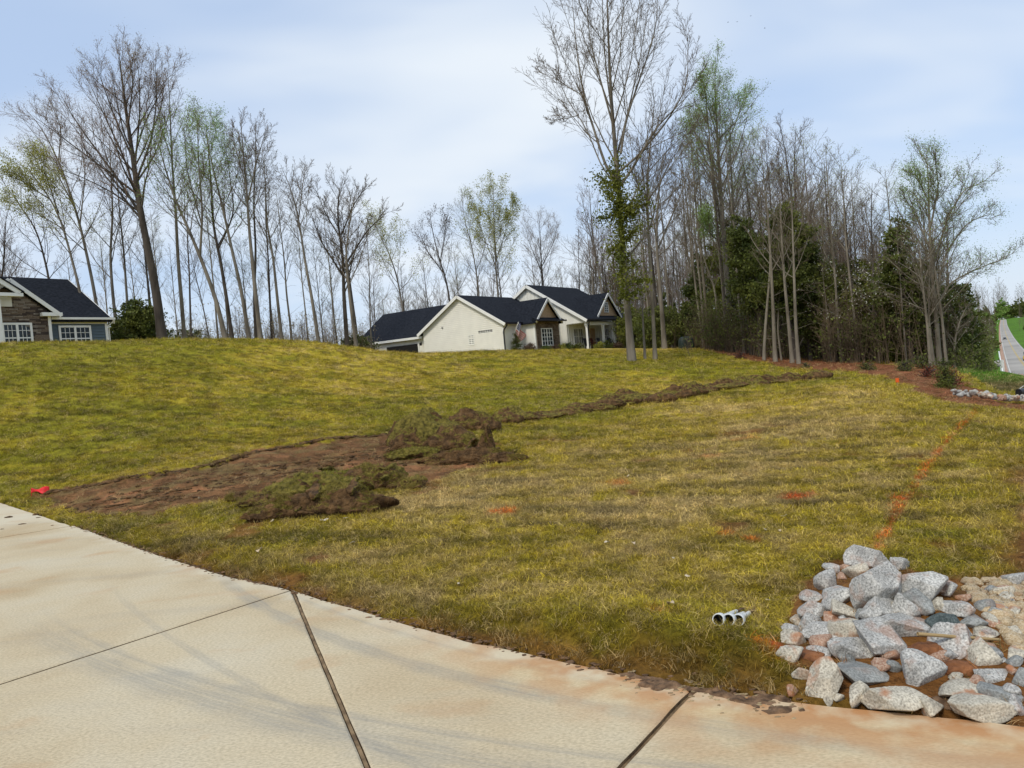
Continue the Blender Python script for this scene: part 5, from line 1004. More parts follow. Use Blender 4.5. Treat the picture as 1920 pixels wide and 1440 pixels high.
def ring(d0, d1, dens, s, a0=-.64, a1=.66):
    area = (a1-a0)/2*(d1*d1-d0*d0); n = int(area*dens); D = np.sqrt(g.uniform(d0*d0, d1*d1, n)); a = g.uniform(a0, a1, n); X = D*np.sin(a); Y = D*np.cos(a)
    m = masks(X, Y); keep = (m['edge'] > .02)*(g.random(n) < (1-.80*m['soil'])*(1-.45*m['mulch'])*(1-.92*np.clip(m['clay'], 0, 1)**1.5)*(1-m['woods'])*(1-.5*sstep(.72, .8, fbm(X*2, Y*2, 81, 3))))
    keep = keep.astype(bool); X, Y = X[keep], Y[keep]; m = {k: v[keep] for k, v in m.items()}; z = height(X, Y, m); c = ground_colour(X, Y, m); n = len(X)
    var = g.normal(0, .22, n); c = c*(1+var)[:, None]; st = g.random(n) < .30; c[st] = c[st]*.45+np.array([.42, .31, .15])*.55; dk = g.random(n) < .25; c[dk] = c[dk]*.45+np.array([.045, .038, .008])
    bare = np.clip(m['soil']+m['mulch'], 0, 1); hs = s*.78*g.uniform(.5, 1.4, n)*(1-.5*bare)*(.7+.9*fbm(X*1.8, Y*1.8, 83, 3))
    hs = hs*(1+.7*np.exp(-(m['edge']/.35)**2)*(m['D'] < 9))
    pts.append(np.stack([X, Y, z], 1)); rot.append(np.stack([g.normal(0, .30, n), g.normal(0, .30, n), g.uniform(0, 6.28, n)], 1)); scl.append(np.stack([s*np.ones(n), s*np.ones(n), hs], 1)); col_.append(np.clip(c, 0, 1)); pk.append(g.integers(0, 4, n))
ring(3.2, 7, 780, .85); ring(7, 12, 420, 1.0); ring(12, 20, 150, 1.4); ring(20, 34, 46, 2.0); ring(34, 60, 11, 3.0)
pts = np.concatenate(pts); col_ = np.concatenate(col_); n = len(pts); print('grass tufts', n)
scatter_instances('grass', pts, tufts, [('pick', 'INT', np.concatenate(pk)), ('rot', 'FLOAT_VECTOR', np.concatenate(rot)), ('scl', 'FLOAT_VECTOR', np.concatenate(scl)), ('col', 'FLOAT_COLOR', np.c_[col_, np.ones(n)])], 'short yellow green turf laid in strips across the whole yard', 'grass')
# ------------------------------------------------------------------ stones
def ico(sub):
    bm = bmesh.new(); bmesh.ops.create_icosphere(bm, subdivisions=sub, radius=1); v = np.array([x.co[:] for x in bm.verts]); f = np.array([[w_.index for w_ in x.verts] for x in bm.faces]); bm.free(); return v, f
ICO = {k: ico(k) for k in (2, 3, 4, 5)}
def rock_mesh(w_, d_, h_, seed, mt, sub=4, soft=110, planes=11, name='rock'):
    g = np.random.default_rng(seed); v, f = ICO[sub]; n = g.normal(size=(planes, 3)); n /= np.linalg.norm(n, axis=1, keepdims=True); hgt = g.uniform(.50, .95, planes)
    k = np.maximum(v@n.T, .001)/hgt; r = 1/((k**soft).sum(1))**(1/soft); r = np.minimum(r, 1.3)
    P = v*r[:, None]; nz = fbm(P[:, 0]*2.2+seed, P[:, 1]*2.2+P[:, 2]*1.7, seed % 97, 4)-.5; nz2 = fbm(P[:, 1]*6+seed, P[:, 2]*6-P[:, 0]*4.5, seed % 89, 3)-.5
    P = P*(1+.05*nz+.05*nz2)[:, None]; P = P/np.abs(P).max(0)*np.array([w_, d_, h_])/2
    return mesh_np(name, P, f, M[mt], smooth=True)
def rock_at(px, py, w_px, h_px, mt, label, seed, group=None, dy=.0, name='rock', tilt=0, cat_='rock', sink=.30, sub=4, depthf=.95):
    """rock whose visible body is centred on the photo point; it rests on the ground or on the mound"""
    P = gh(px, py+h_px*.30); Y = P[1]+dy; s = Y/FPX; w_ = w_px*s*1.24; h_ = h_px*s*1.22; d_ = w_*depthf*.9
    me = rock_mesh(w_, d_, h_, seed, mt, sub); g = np.random.default_rng(seed)
    C = at(px, py, Y+d_*.10); o = link(name, me, None, C, (g.uniform(-.1, .1), math.radians(tilt), g.uniform(-.25, .25))); return tag(o, label, cat_, group)
ZR = 1/3.428
RK = [ # crop x, y, w, h, material, tilt, label
 (735,255,255,155,'granite',18,'light grey boulder at the very top of the stone pile'),
 (900,275,140,100,'granite',0,'smaller pale rock right behind the top boulder'),
 (478,298,105,66,'granite',5,'small pale rock at the upper left rim of the stone pile'),
 (455,385,150,140,'granite',0,'rounded grey rock on the left shoulder of the pile below the small pale rim rock'),
 (562,285,60,48,'redrock',0,'small reddish stone wedged left of the top boulder'),
 (548,350,60,50,'redrock',0,'clay red stone above the rounded left shoulder rock'),
 (635,320,130,115,'granite_warm',-20,'pale buff rock leaning on the left of the largest boulder'),
 (785,425,300,310,'granite',14,'largest boulder in the pile, rough grey face below the top boulder'),
 (935,540,170,150,'granite',30,'sloping grey rock at the lower right foot of the largest boulder'),
 (1040,400,330,185,'granite',8,'broad pale boulder right of the largest one'),
 (1225,430,120,130,'granite',10,'grey rock behind the right end of the broad pale boulder'),
 (1035,525,190,155,'bluestone',20,'flat faced blue grey slab in the upper middle of the pile'),
 (1205,645,190,135,'greenstone',8,'dark green angular rock right of centre in the pile'),
 (1398,640,175,98,'bluestone',-4,'squared blue grey block on the right side of the pile'),
 (1300,560,195,120,'granite',14,'speckled rock above the squared blue grey block'),
 (1165,535,110,85,'granite_warm',0,'small buff rock above the dark green rock'),
 (362,482,145,82,'granite',-4,'flat topped pale rock on the left slope'),
 (530,470,215,160,'granite',-24,'pale slanting rock left of the dark gap under the largest boulder'),
 (338,572,190,125,'granite',4,'wide blocky rock on the left slope under the flat topped one'),
 (345,652,150,110,'granite',-10,'mid grey rock below the wide blocky one on the left slope'),
 (218,682,118,88,'granite',0,'small angular rock at the far left edge of the pile'),
 (240,628,100,48,'granite_warm',0,'low flat stone half sunk in grass at the left rim'),
 (560,568,160,115,'granite_warm',28,'buff rock with pinkish clay below the pale slanting rock'),
 (487,606,130,75,'redrock',0,'clay covered rock in the left middle of the pile'),
 (662,592,80,125,'bluestone',0,'narrow upright stone under the largest boulder'),
 (790,572,235,178,'granite',18,'pale rock with a reddish underside at the centre of the pile'),
 (990,672,370,135,'granite',6,'long low boulder across the centre right of the pile'),
 (575,695,190,155,'granite_warm',10,'angular buff rock left of the two big speckled boulders'),
 (405,718,265,115,'granite',4,'long flat rock on the lower left slope'),
 (825,775,345,230,'granite',12,'big speckled boulder in the middle of the pile'),
 (640,822,300,185,'granite',22,'big sloping boulder left of the big speckled one'),
 (432,800,165,140,'redrock',10,'rust stained rock on the lower left slope'),
 (235,758,150,105,'granite_warm',20,'pale rock at the lower left rim beside orange clay'),
 (205,845,145,115,'granite_warm',0,'half buried grey brown rock at the left foot'),
 (412,862,155,105,'granite',18,'small pale rock above the tall bottom left boulder'),
 (455,1035,235,270,'granite_warm',4,'tall rounded boulder at the bottom left touching the concrete'),
 (665,968,400,140,'bluestone',24,'long bluish slab leaning from the tall bottom left boulder'),
 (755,952,130,95,'granite',0,'small stone tucked behind the long bluish slab'),
 (865,942,100,92,'bluestone',0,'little cube shaped stone left of the upright oval boulder'),
 (1042,968,270,262,'granite',-32,'large oval boulder standing on end amid orange clay'),
 (640,1112,140,145,'granite_warm',10,'tan rock between the two bottom boulders by the concrete'),
 (880,1142,345,160,'granite_warm',8,'wide buff boulder along the concrete edge'),
 (1122,1192,150,125,'granite_warm',6,'short squat rock on the concrete edge right of the wide buff boulder'),
 (1280,770,285,215,'granite',-8,'big peaked boulder right of the orange clay'),
 (1430,872,190,175,'granite_warm',-16,'rounded rock right of the big peaked boulder'),
 (1535,990,245,130,'granite',4,'angular pale rock at the right above the blue slab'),
 (1320,1082,340,105,'granite_warm',8,'long low rock right of the oval boulder'),
 (1445,1212,355,155,'granite_warm',6,'widest boulder on the concrete edge at the right'),
 (1545,1102,245,115,'bluestone',14,'blue grey slab near the lower right corner'),
 (1655,1192,140,145,'granite',0,'speckled rock at the bottom right corner of the photo'),
 (1640,912,120,100,'bluestone',0,'dark grey rock at the right edge above the corner'),
 (1692,1022,130,150,'bluestone',0,'tall blue rock cut by the right edge'),
 (1545,892,120,85,'granite',0,'small grey rock between rounded rock and right edge'),
 (1655,850,140,92,'granite_warm',0,'buff rock at the right edge level with the peaked boulder'),
 (1452,722,170,85,'granite_warm',6,'flat buff rock lying behind the cane stick'),
 (1660,722,110,95,'granite_warm',0,'pale rock at the right edge on the gravel'),
 (1645,372,150,88,'granite',-4,'lone pale boulder at the right edge on the lawn side of the gravel'),
 (1560,440,135,66,'granite_warm',-6,'flat pale rock below the lone boulder at the gravel edge'),
 (1600,480,120,56,'granite_warm',0,'low tan rock second below the lone boulder'),
 (1548,542,140,75,'granite_warm',12,'brown tan rock at the left rim of the gravel'),
 (1640,582,115,62,'granite_warm',0,'low tan rock in the middle of the gravel'),
 (1332,482,110,55,'redrock',10,'reddish flat stone between the pile and the gravel'),
 (1408,452,90,45,'redrock',14,'thin clay red stone at the upper gravel edge'),
 (1512,645,85,58,'redrock',0,'small brown stone right of the squared block'),
 (283,972,105,75,'granite_warm',0,'small rock half hidden in grass left of the tall bottom boulder'),
 (1265,895,190,55,'redrock',12,'low clay covered stone behind the long low rock'),
 (1382,1042,95,60,'granite_warm',-14,'small stone between the rounded rock and the blue slab'),
]
for i, (cx, cy, cw, ch, mt, tl, lb) in enumerate(RK):
    big = cw > 150
    rock_at(1420+cx*ZR, 980+cy*ZR, cw*ZR, ch*ZR, mt, lb, 300+i, 'granite rocks heaped beside the driveway', tilt=tl, sub=5 if cw > 220 else 4)
# filler stones under and between, alike small ones
g = np.random.default_rng(3)
for i in range(60):
    px = g.uniform(1480, 1915); py = g.uniform(1100, 1345)
    if py < 1100+(px-1640)*.1 and px < 1560: continue
    sz = g.uniform(20, 46); P = gh(px, py)
    if P[1]-float(edgeY(P[0])) < .05: continue
    s = P[1]/FPX; me = rock_mesh(sz*s, sz*s*.9, sz*s*.7, 900+i, ['granite', 'granite_warm', 'redrock', 'bluestone'][i % 4], 3)
    tag(link('rock', me, None, P+np.array([0, 0, sz*s*.12]), (g.uniform(-.4, .4), g.uniform(-.4, .4), g.uniform(0, 6))), ['small pale', 'small buff', 'small red', 'small grey'][i % 4]+' stone by '+min(RK, key=lambda q: abs(1420+q[0]*ZR-px)+abs(980+q[1]*ZR-py))[6].replace('light ', '').replace('rough ', '')[:200], 'rock', 'small filler stones in the pile')
# gravel spread right of the pile
V = []; F = []; n0 = 0; v2, f2 = ICO[2]
for i in range(1500):
    x, y = g.uniform(1815, 1990), g.uniform(1092, 1230)
    if y > 1125+(x-1830)*1.2 or y < 1082+abs(x-1860)*.12+g.normal(0, 4): continue
    P = gh(x, y) if i % 1 == 0 else P
    s = g.uniform(.008, .024) if i % 6 else g.uniform(.024, .042); q = v2*np.array([s, s*g.uniform(.6, 1), s*.6])*(1+.45*g.random((len(v2), 1))); a = g.uniform(0, 6.28); q = np.stack([q[:, 0]*math.cos(a)-q[:, 1]*math.sin(a), q[:, 0]*math.sin(a)+q[:, 1]*math.cos(a), q[:, 2]], 1)
    V.append(q+P+np.array([0, 0, s*.3])); F.append(f2+n0); n0 += len(v2)
tag(link('gravel', mesh_np('gravel', np.concatenate(V), np.concatenate(F), M['gravel'], smooth=True)), 'tan gravel spread at the right of the stone pile', 'gravel', kind='stuff')
# row of pale stones beyond the lawn by the road
g = np.random.default_rng(8)
for i in range(62):
    t_ = (i+g.random())/62; x = 1788+t_*150; y = np.interp(x, [1788, 1830, 1870, 1905, 1938], [744, 753, 764, 770, 771])+g.normal(0, 4.2); sz = g.uniform(3.5, 9); P = at(x, y, 20.5-t_*1.5+g.normal(0, .2)); s = 20/FPX
    P[2] = H1(P[0], P[1])+.10+.12*g.random(); mt = ['granite', 'granite_warm', 'granite', 'bluestone', 'granite', 'redrock'][int(g.integers(0, 6))]
    tag(link('rock', rock_mesh(sz*s*2.2, sz*s*1.6, sz*s*1.5, 1200+i, mt, 3), None, P, (0, 0, g.uniform(0, 6))), {'granite': 'whitish', 'granite_warm': 'buff', 'bluestone': 'grey', 'redrock': 'reddish'}[mt]+' rock '+['at the left end', 'in the left third', 'left of the middle', 'right of the middle', 'in the right third', 'at the right end'][min(5, int(t_*6))]+' of the stone row by the road', 'rock', 'pale rocks along the far edge of the lawn')
# stick lying on the pile, clay lumps and mud
a_ = gh(1420+1030*ZR, 980+760*ZR); st_p = [at(1420+1030*ZR, 980+715*ZR, a_[1]-.15), at(1420+1300*ZR, 980+735*ZR, a_[1]-.12), at(1420+1560*ZR, 980+752*ZR, a_[1]-.10)]
tag(MB().tube(st_p, [.009, .008, .007], 6).build('stick', M['wood'], smooth=True), 'straight pale cane lying across the right side of the stone pile', 'stick')
def lump(px, py, wpx, hpx, mt, label, cat_, seed, name, flat=.5, sub=4, group=None):
    P = gh(px, py); s = P[1]/FPX; v, f = ICO[sub]; h = wpx*s*flat; depth = hpx*s*P[1]/1.6
    q = v.copy(); nz = fbm(q[:, 0]*2+seed, q[:, 1]*2+q[:, 2], seed, 4)-.5; nz2 = fbm(q[:, 0]*7+seed, q[:, 1]*7+q[:, 2]*5, seed+5, 4)-.5; q = q*(1+.5*nz+.28*nz2)[:, None]; q = q*np.array([wpx*s/2, depth/2, h]); 
    return tag(link(name, mesh_np(name, q, f, M[mt], smooth=True), None, P), label, cat_, group)
lump(1420+1100*ZR, 980+850*ZR, 75, 20, 'claymud', 'wet orange clay between the peaked and the oval boulders', 'clay', 3, 'clay_heap', .22)
lump(1420+1290*ZR, 980+985*ZR, 78, 24, 'claymud', 'orange clay heap right of the large oval boulder', 'clay', 4, 'clay_heap', .20)
lump(1420+330*ZR, 980+880*ZR, 60, 30, 'claymud', 'orange clay with dead roots at the left foot of the stone pile', 'clay', 5, 'clay_heap', .12)
lump(1420+1230*ZR, 980+1160*ZR, 50, 28, 'mud', 'brown soil pocket behind the squat rock on the concrete edge', 'clay', 6, 'clay_heap', .1)
# mud washed over the concrete
g = np.random.default_rng(4)
def mudpatch(outline, h, mt, name, label, cat_, kind=None, parent=None):
    W = np.array([g0(*p) for p in outline]); x0, y0 = W.min(0); x1, y1 = W.max(0); n = 110; xs = np.linspace(x0-.03, x1+.03, n); ys = np.linspace(y0-.03, y1+.03, n); X, Y = np.meshgrid(xs, ys)
    jx = X+(fbm(X*9, Y*9, 1, 4)-.5)*.16; jy = Y+(fbm(X*9, Y*9, 2, 4)-.5)*.16; ins = inpoly(jx, jy, [tuple(w_) for w_ in W]); hh = h*(fbm(X*20, Y*20, 3, 5)*2.6-.95); hh = np.where(ins, hh, -.02)
    for _ in range(2): hh[1:-1, 1:-1] = (hh[1:-1, 1:-1]*2+hh[:-2, 1:-1]+hh[2:, 1:-1]+hh[1:-1, :-2]+hh[1:-1, 2:])/6
    idx = np.arange(n*n).reshape(n, n); F = np.stack([idx[:-1, :-1], idx[:-1, 1:], idx[1:, 1:], idx[1:, :-1]], -1).reshape(-1, 4); Z = hh.ravel(); F = F[(Z[F] > -.012).any(1)]
    return tag(link(name, mesh_np(name, np.stack([X, Y, hh], -1), F, M[mt], smooth=True), parent), label, cat_, kind=kind)
mudpatch([(1180,1262),(1250,1278),(1310,1290),(1400,1300),(1480,1306),(1492,1326),(1440,1336),(1380,1322),(1330,1306),(1270,1300),(1200,1284),(1150,1262)], .016, 'mud', 'mud', 'brown mud and straw washed onto the driveway left of the stone pile', 'mud', 'stuff')
# ------------------------------------------------------------------ torn sod pieces
def sod_mesh(L, W, seed, fold=1.0, th=.045, up=True):
    """a bent slab of turf: one face grass, the other roots and soil"""
    g = np.random.default_rng(seed); nu, nv = 34, 16; u = np.linspace(0, 1, nu); k = g.uniform(-.4, 1)*fold; c0 = g.uniform(.25, .7)
    ang = np.cumsum(fold*.34*np.exp(-((u-c0)/.13)**2)*g.uniform(.7, 1.1)+g.normal(0, .07, nu)); ang = ang-np.interp(.3, u, ang)
    x = np.cumsum(np.cos(ang))*L/nu; z = np.cumsum(np.sin(ang))*L/nu; x -= x.mean(); V = []
    nx = -np.sin(ang); nz = np.cos(ang); vv = np.linspace(-.5, .5, nv)
    for side in (0, 1):
        for i in range(nu):
            wv_ = W*(1+.35*math.sin(i*.45+seed)+g.normal(0, .06)); t_ = th*(1 if side else 0)
            for j in range(nv):
                y = vv[j]*wv_; e = 1-abs(vv[j]*2)**6; ex = min(1, min(i, nu-1-i)/2.5); tt = t_*(.35+.65*e)*(.4+.6*ex)
                bow = .10*W*math.sin(vv[j]*3+seed)+.12*W*(fbm(np.array(i*.22+seed), np.array(j*.25), 7, 2)-.5)
                V.append((x[i]+nx[i]*(tt+bow), y+.06*math.sin(i*.6+seed), z[i]+nz[i]*(tt+bow)))
    V = np.array(V); n1 = nu*nv; V += ((np.stack([fbm(V[:, 0]*17+seed, V[:, 1]*17+V[:, 2]*11, 3+q, 3) for q in range(3)], 1)-.5)*.075)
    V[:, 2] -= V[:, 2].min()+.012; F = []; MI = []
    for i in range(nu-1):
        for j in range(nv-1):
            a = i*nv+j; F.append((a, a+1, a+nv+1, a+nv)); MI.append(1); b = a+n1; F.append((b, b+nv, b+nv+1, b+1)); MI.append(0)
    for i in range(nu-1):
        for j in (0, nv-1): a = i*nv+j; F.append((a, a+nv, a+nv+n1, a+n1)); MI.append(1)
    for j in range(nv-1):
        for i in (0, nu-1): a = i*nv+j; F.append((a, a+1, a+1+n1, a+n1)); MI.append(1)
    F = np.array(F); MI = np.array(MI)
    if not up: MI = 1-MI
    return V, F, MI
def sod_piece(P, L, W, rz, seed, label, group=None, fold=1., th=.05, up=True, grass=420, tilt=0., bl=.035):
    V, F, MI = sod_mesh(L, W, seed, fold, th, up); e = empty('sod_piece', P, rz, label, 'sod', group); e.rotation_euler = (tilt, 0, rz)
    link('soil_slab', mesh_np('soil_slab', V, F, [M['sodgrass'], M['sodsoil']], MI, True), e)
    g = np.random.default_rng(seed); fi = np.where(MI == 0)[0]; fi = g.choice(fi, grass); w4 = g.dirichlet((1, 1, 1, 1), grass); p = (V[F[fi]]*w4[:, :, None]).sum(1)
    a = V[F[fi, 1]]-V[F[fi, 0]]; b = V[F[fi, 3]]-V[F[fi, 0]]; nrm = np.cross(a, b); nrm /= np.linalg.norm(nrm, axis=1, keepdims=True)+1e-9
    d = nrm*.6+g.normal(0, .55, nrm.shape)+np.array([0, 0, .2]); d /= np.linalg.norm(d, axis=1, keepdims=True); s = np.cross(d, g.normal(size=d.shape)); s /= np.linalg.norm(s, axis=1, keepdims=True); h = (bl*g.uniform(.5, 1.5, grass))[:, None]
    BV = np.stack([p-s*.0022*L/.6, p+s*.0022*L/.6, p+d*h], 1).reshape(-1, 3); q = link('turf', mesh_np('turf', BV, np.arange(len(BV)).reshape(-1, 3), M['sodblade']), e); q['kind'] = 'stuff'
    return e
M['sodblade'] = leafmat('sod_blades', (.10, .085, .018), (.24, .20, .07), .2, 3.)
M['sodgreen'] = leafmat('sod_green_blades', (.10, .12, .015), (.17, .18, .03), .2, 3.)
def clod(px, py, wpx, hm, dm, label, seed, green=.5, group=None, lift=0., blades=700, P=None):
    """irregular mound of torn turf and root soil, part grassy, part bare"""
    g = np.random.default_rng(seed); P = gh(px, py) if P is None else P; w_ = wpx*P[1]/FPX; v, f = ICO[5 if wpx > 60 else 4]; q = v.copy()
    rg = 1-np.abs(fbm(q[:, 0]*2.1+seed, q[:, 1]*2.1+q[:, 2]*1.3, seed, 3)*2-1)*1.6; fn = fbm(q[:, 0]*6+seed, q[:, 1]*6+q[:, 2]*5, seed+5, 4)-.5; lw = fbm(q[:, 0]*1.2+seed*3, q[:, 1]*1.2+q[:, 2], seed+9, 2)-.5
    q = q*(.92+.26*rg+.20*fn+.55*lw)[:, None]*np.array([w_/2, dm/2, hm]); q[:, 2] = np.where(q[:, 2] < 0, q[:, 2]*.25, q[:, 2]); bulge = np.exp(-((q[:, 2]-hm*.45)/(hm*.3+1e-6))**2)*.16; q[:, :2] *= (1+bulge-.12*(q[:, 2] < hm*.12))[:, None]
    q = q+(np.stack([fbm(q[:, 0]*13+seed, q[:, 1]*13+q[:, 2]*12, 60+k, 3) for k in range(3)], 1)-.5)*.055
    c = q[f].mean(1); nr = np.cross(q[f[:, 1]]-q[f[:, 0]], q[f[:, 2]]-q[f[:, 0]]); nr /= np.linalg.norm(nr, axis=1, keepdims=True)+1e-9
    k = fbm(c[:, 0]*3.2+seed, c[:, 1]*3.2+c[:, 2]*3, seed+3, 2)+nr[:, 2]*.42; MI = (k < np.quantile(k, 1-green)).astype(int)
    e = empty('sod_clod', P+np.array([0, 0, lift]), 0, label, 'sod', group); link('soil_clod', mesh_np('soil_clod', q, f, [M['sodgrass'], M['sodsoil']], MI, True), e)
    fi = np.where((MI == 0) & (c[:, 2] > -.01))[0]
    if len(fi) and blades:
        n = blades; fi = g.choice(fi, n); p = (q[f[fi]]*g.dirichlet((1, 1, 1), n)[:, :, None]).sum(1); d = nr[fi]*.7+g.normal(0, .5, (n, 3))+np.array([0, 0, .25]); d /= np.linalg.norm(d, axis=1, keepdims=True); sd_ = np.cross(d, g.normal(size=(n, 3))); sd_ /= np.linalg.norm(sd_, axis=1, keepdims=True)
        h = (.04*g.uniform(.4, 1.5, n))[:, None]; BV = np.stack([p-sd_*.003, p+sd_*.003, p+d*h], 1).reshape(-1, 3); b_ = link('turf', mesh_np('turf', BV, np.arange(len(BV)).reshape(-1, 3), M['sodgreen' if green > .4 else 'sodblade']), e); b_['kind'] = 'stuff'
    fi = np.where((MI == 1) & (c[:, 2] > -.01))[0]
    if len(fi) and blades:
        n = int(blades*.8); fi = g.choice(fi, n); p = (q[f[fi]]*g.dirichlet((1, 1, 1), n)[:, :, None]).sum(1); d = nr[fi]*.35+g.normal(0, .6, (n, 3)); d /= np.linalg.norm(d, axis=1, keepdims=True); sd_ = np.cross(d, g.normal(size=(n, 3))); sd_ /= np.linalg.norm(sd_, axis=1, keepdims=True)
        h = (.035*g.uniform(.4, 1.5, n))[:, None]; BV = np.stack([p-sd_*.003, p+sd_*.003, p+d*h], 1).reshape(-1, 3); b_ = link('roots', mesh_np('roots', BV, np.arange(len(BV)).reshape(-1, 3), M['rootfibre']), e); b_['kind'] = 'stuff'
    return e
M['rootfibre'] = leafmat('root_fibre', (.075, .042, .018), (.24, .155, .07), .1, 3.)
M['sodgreen'] = leafmat('sod_green_blades', (.17, .17, .018), (.30, .27, .04), .3, 3.)
M['sodblade'] = leafmat('sod_blades', (.17, .13, .022), (.42, .32, .10), .3, 3.)
HG = 'torn sod clods in the two near heaps'
for i, a_ in enumerate([(592, 928, 175, .20, .7, 'green domed clod topping the nearest heap of torn turf', .85), (545, 962, 150, .15, .5, 'bare brown clod at the front left of the nearest heap', .15), (650, 955, 150, .15, .4, 'brown clod with grassy end at the front right of the nearest heap', .3), (705, 908, 115, .21, .5, 'dark clod at the back right of the nearest heap', .25),
      (640, 905, 110, .14, .5, 'straw coloured clod at the back of the nearest heap', .7), (765, 910, 60, .08, .3, 'small broken clod right of the nearest heap', .5), (500, 940, 90, .09, .4, 'low ragged clod left of the nearest heap', .5), (455, 930, 50, .05, .3, 'tiny clod with orange paint nearby, left of the nearest heap', .3),
      (800, 832, 120, .42, .9, 'highest clod of the second heap, grassy on top', .75), (770, 838, 80, .26, .6, 'dark clod at the left of the second heap', .3), (845, 838, 85, .26, .6, 'brown clod at the right of the second heap', .3), (775, 850, 90, .10, .4, 'flat grassy clod at the foot of the second heap', .8), (865, 857, 140, .13, .3, 'long brown clod reaching right of the second heap', .15), (940, 860, 75, .09, .25, 'thin brown clod at the right tip of the second heap', .1), (914, 852, 24, .36, .2, 'upright clod standing like a stump right of the second heap', .1),
      (880, 803, 75, .26, .6, 'brown clod on the mound where the trench begins', .2), (912, 803, 50, .18, .5, 'darker clod right of the mound where the trench begins', .3)]):
    clod(a_[0], a_[1]+6, a_[2], a_[3]*(1.5 if a_[1] > 880 else 1.6), a_[4]*.8, a_[5], 500+i, a_[6]*.65, HG, 0, int(900+10*a_[2]))
NEAR = [ # photo x, y(ground), length, width, rot, fold, grass side up, tilt, lift, label
 (600, 935, 1.25, .62, .2, .35, True, .05, .03, 'domed green sod piece on the nearest heap of torn turf'),
 (690, 905, 1.1, .55, .6, .5, True, .0, .06, 'dark curled sod at the back of the nearest heap'),
 (740, 912, .8, .5, -.5, .9, False, .0, .0, 'rolled over sod with black underside at the right end of the nearest heap'),
 (780, 905, .5, .3, .4, .6, True, .0, .0, 'small loose sod scrap right of the nearest heap'),
 (560, 965, 1.2, .5, .1, .4, False, .0, .0, 'brown flipped sod slab along the front of the nearest heap'),
 (655, 958, 1.1, .45, .05, .8, False, .0, .0, 'folded brown sod lip at the front right of the nearest heap'),
 (520, 935, .7, .4, .8, .6, True, .0, .0, 'matted sod scrap at the left end of the nearest heap'),
 (505, 945, .5, .3, .2, .4, False, .0, .0, 'thin flipped sod strip left of the nearest heap'),
 (610, 905, .7, .45, -.3, .6, False, .0, .0, 'dark clod on the bare soil behind the domed sod piece'),
 (780, 838, 1.5, .75, .3, .5, True, .0, .02, 'big folded sod at the left base of the second heap'),
 (800, 832, 1.35, .7, -.4, .45, True, .0, .28, 'green topped sod on the crest of the second heap'),
 (850, 830, 1.1, .6, .9, .7, False, .0, .08, 'brown sod leaning on the right of the second heap'),
 (757, 830, .7, .5, 1.2, 1.0, False, .0, .1, 'dark hooked sod curl at the left tip of the second heap'),
 (765, 850, .9, .5, .1, .5, True, .0, .0, 'flat green sod scrap at the foot of the second heap'),
 (860, 855, 1.6, .38, .0, .35, False, .0, .0, 'long brown sod roll stretching right of the second heap'),
 (945, 858, .9, .3, -.05, .3, False, .0, .0, 'tapered end of the long brown sod roll'),
 (915, 848, .5, .35, 1.4, 1.3, False, 1.2, .02, 'upright sod stump standing on the long brown roll'),
 (860, 836, .45, .35, .3, .9, True, .0, .12, 'small dark sod knob right of the second heap crest'),
 (880, 800, 1.1, .6, .5, .6, False, .0, .03, 'soil covered sod mound where the trench begins'),
 (905, 801, .9, .5, -.3, .6, True, .0, .05, 'tilted sod flake on the mound where the trench begins'),
 (925, 800, .6, .4, .2, .8, False, .0, .0, 'crumbled sod at the right end of the mound by the trench'),
]
for i, (x, y, L, W, rz, fo, up, ti, lift, lb) in enumerate(NEAR):
    if i in (0, 1, 6, 9, 10, 11, 13, 18): continue
    P = gh(x, y); P = P+np.array([0, 0, lift]); sod_piece(P, L*.55, W*.75, rz, 40+i, lb, 'torn sod pieces in the two near heaps', fo*.9, .055, up, 500, ti, .04)
g = np.random.default_rng(15); TR = [gh(x, y) for x, y in [(950,792),(1010,783),(1040,779),(1100,771),(1160,760),(1220,751),(1280,741),(1340,730),(1400,722),(1450,716),(1500,713),(1545,711)]]
TRp = resample(TR, 80)
def seclab(i): return ['dark', 'brown', 'grassy', 'ragged', 'low', 'crumbly', 'flattened'][i % 7]+' sod clod '+['at the start', 'early', 'one fifth along', 'a quarter along', 'one third along', 'approaching the middle', 'in the middle', 'just past the middle', 'two thirds along', 'three quarters along', 'four fifths along', 'near the far end', 'at the far end'][min(12, i//7)]+' of the trench line'
sec = ['just past the near heaps', 'in the near third of the trench line', 'in the middle of the trench line', 'in the far third of the trench line', 'at the far end of the trench line']
for i in range(80):
    P = TRp[i].copy(); k = P[1]/17; off = g.normal(0, .30)
    P[0] -= .25*off; P[1] += off; P[2] = H1(P[0], P[1])+g.uniform(0, .05); L = g.uniform(.45, 1.0)*(.9 if i < 8 else 1.15); si = min(4, i//16)
    if True:
        clod(0, 0, g.uniform(.45, 1.0)*FPX/P[1]*(.8+.010*P[1]), (.09+.30*g.random()**2.2)*(.75+.009*P[1]), g.uniform(.25, .42), seclab(i), 700+i, g.uniform(.05, .40), 'sod clods '+sec[si], 0, 260, P=P); continue
    sod_piece(P, L, L*g.uniform(.45, .65), g.uniform(-.7, 1.1), 200+i, seclab(i), 'sod clods '+sec[si], g.uniform(.3, .8), .06, bool(g.random() < .5), 170, 0, .035)
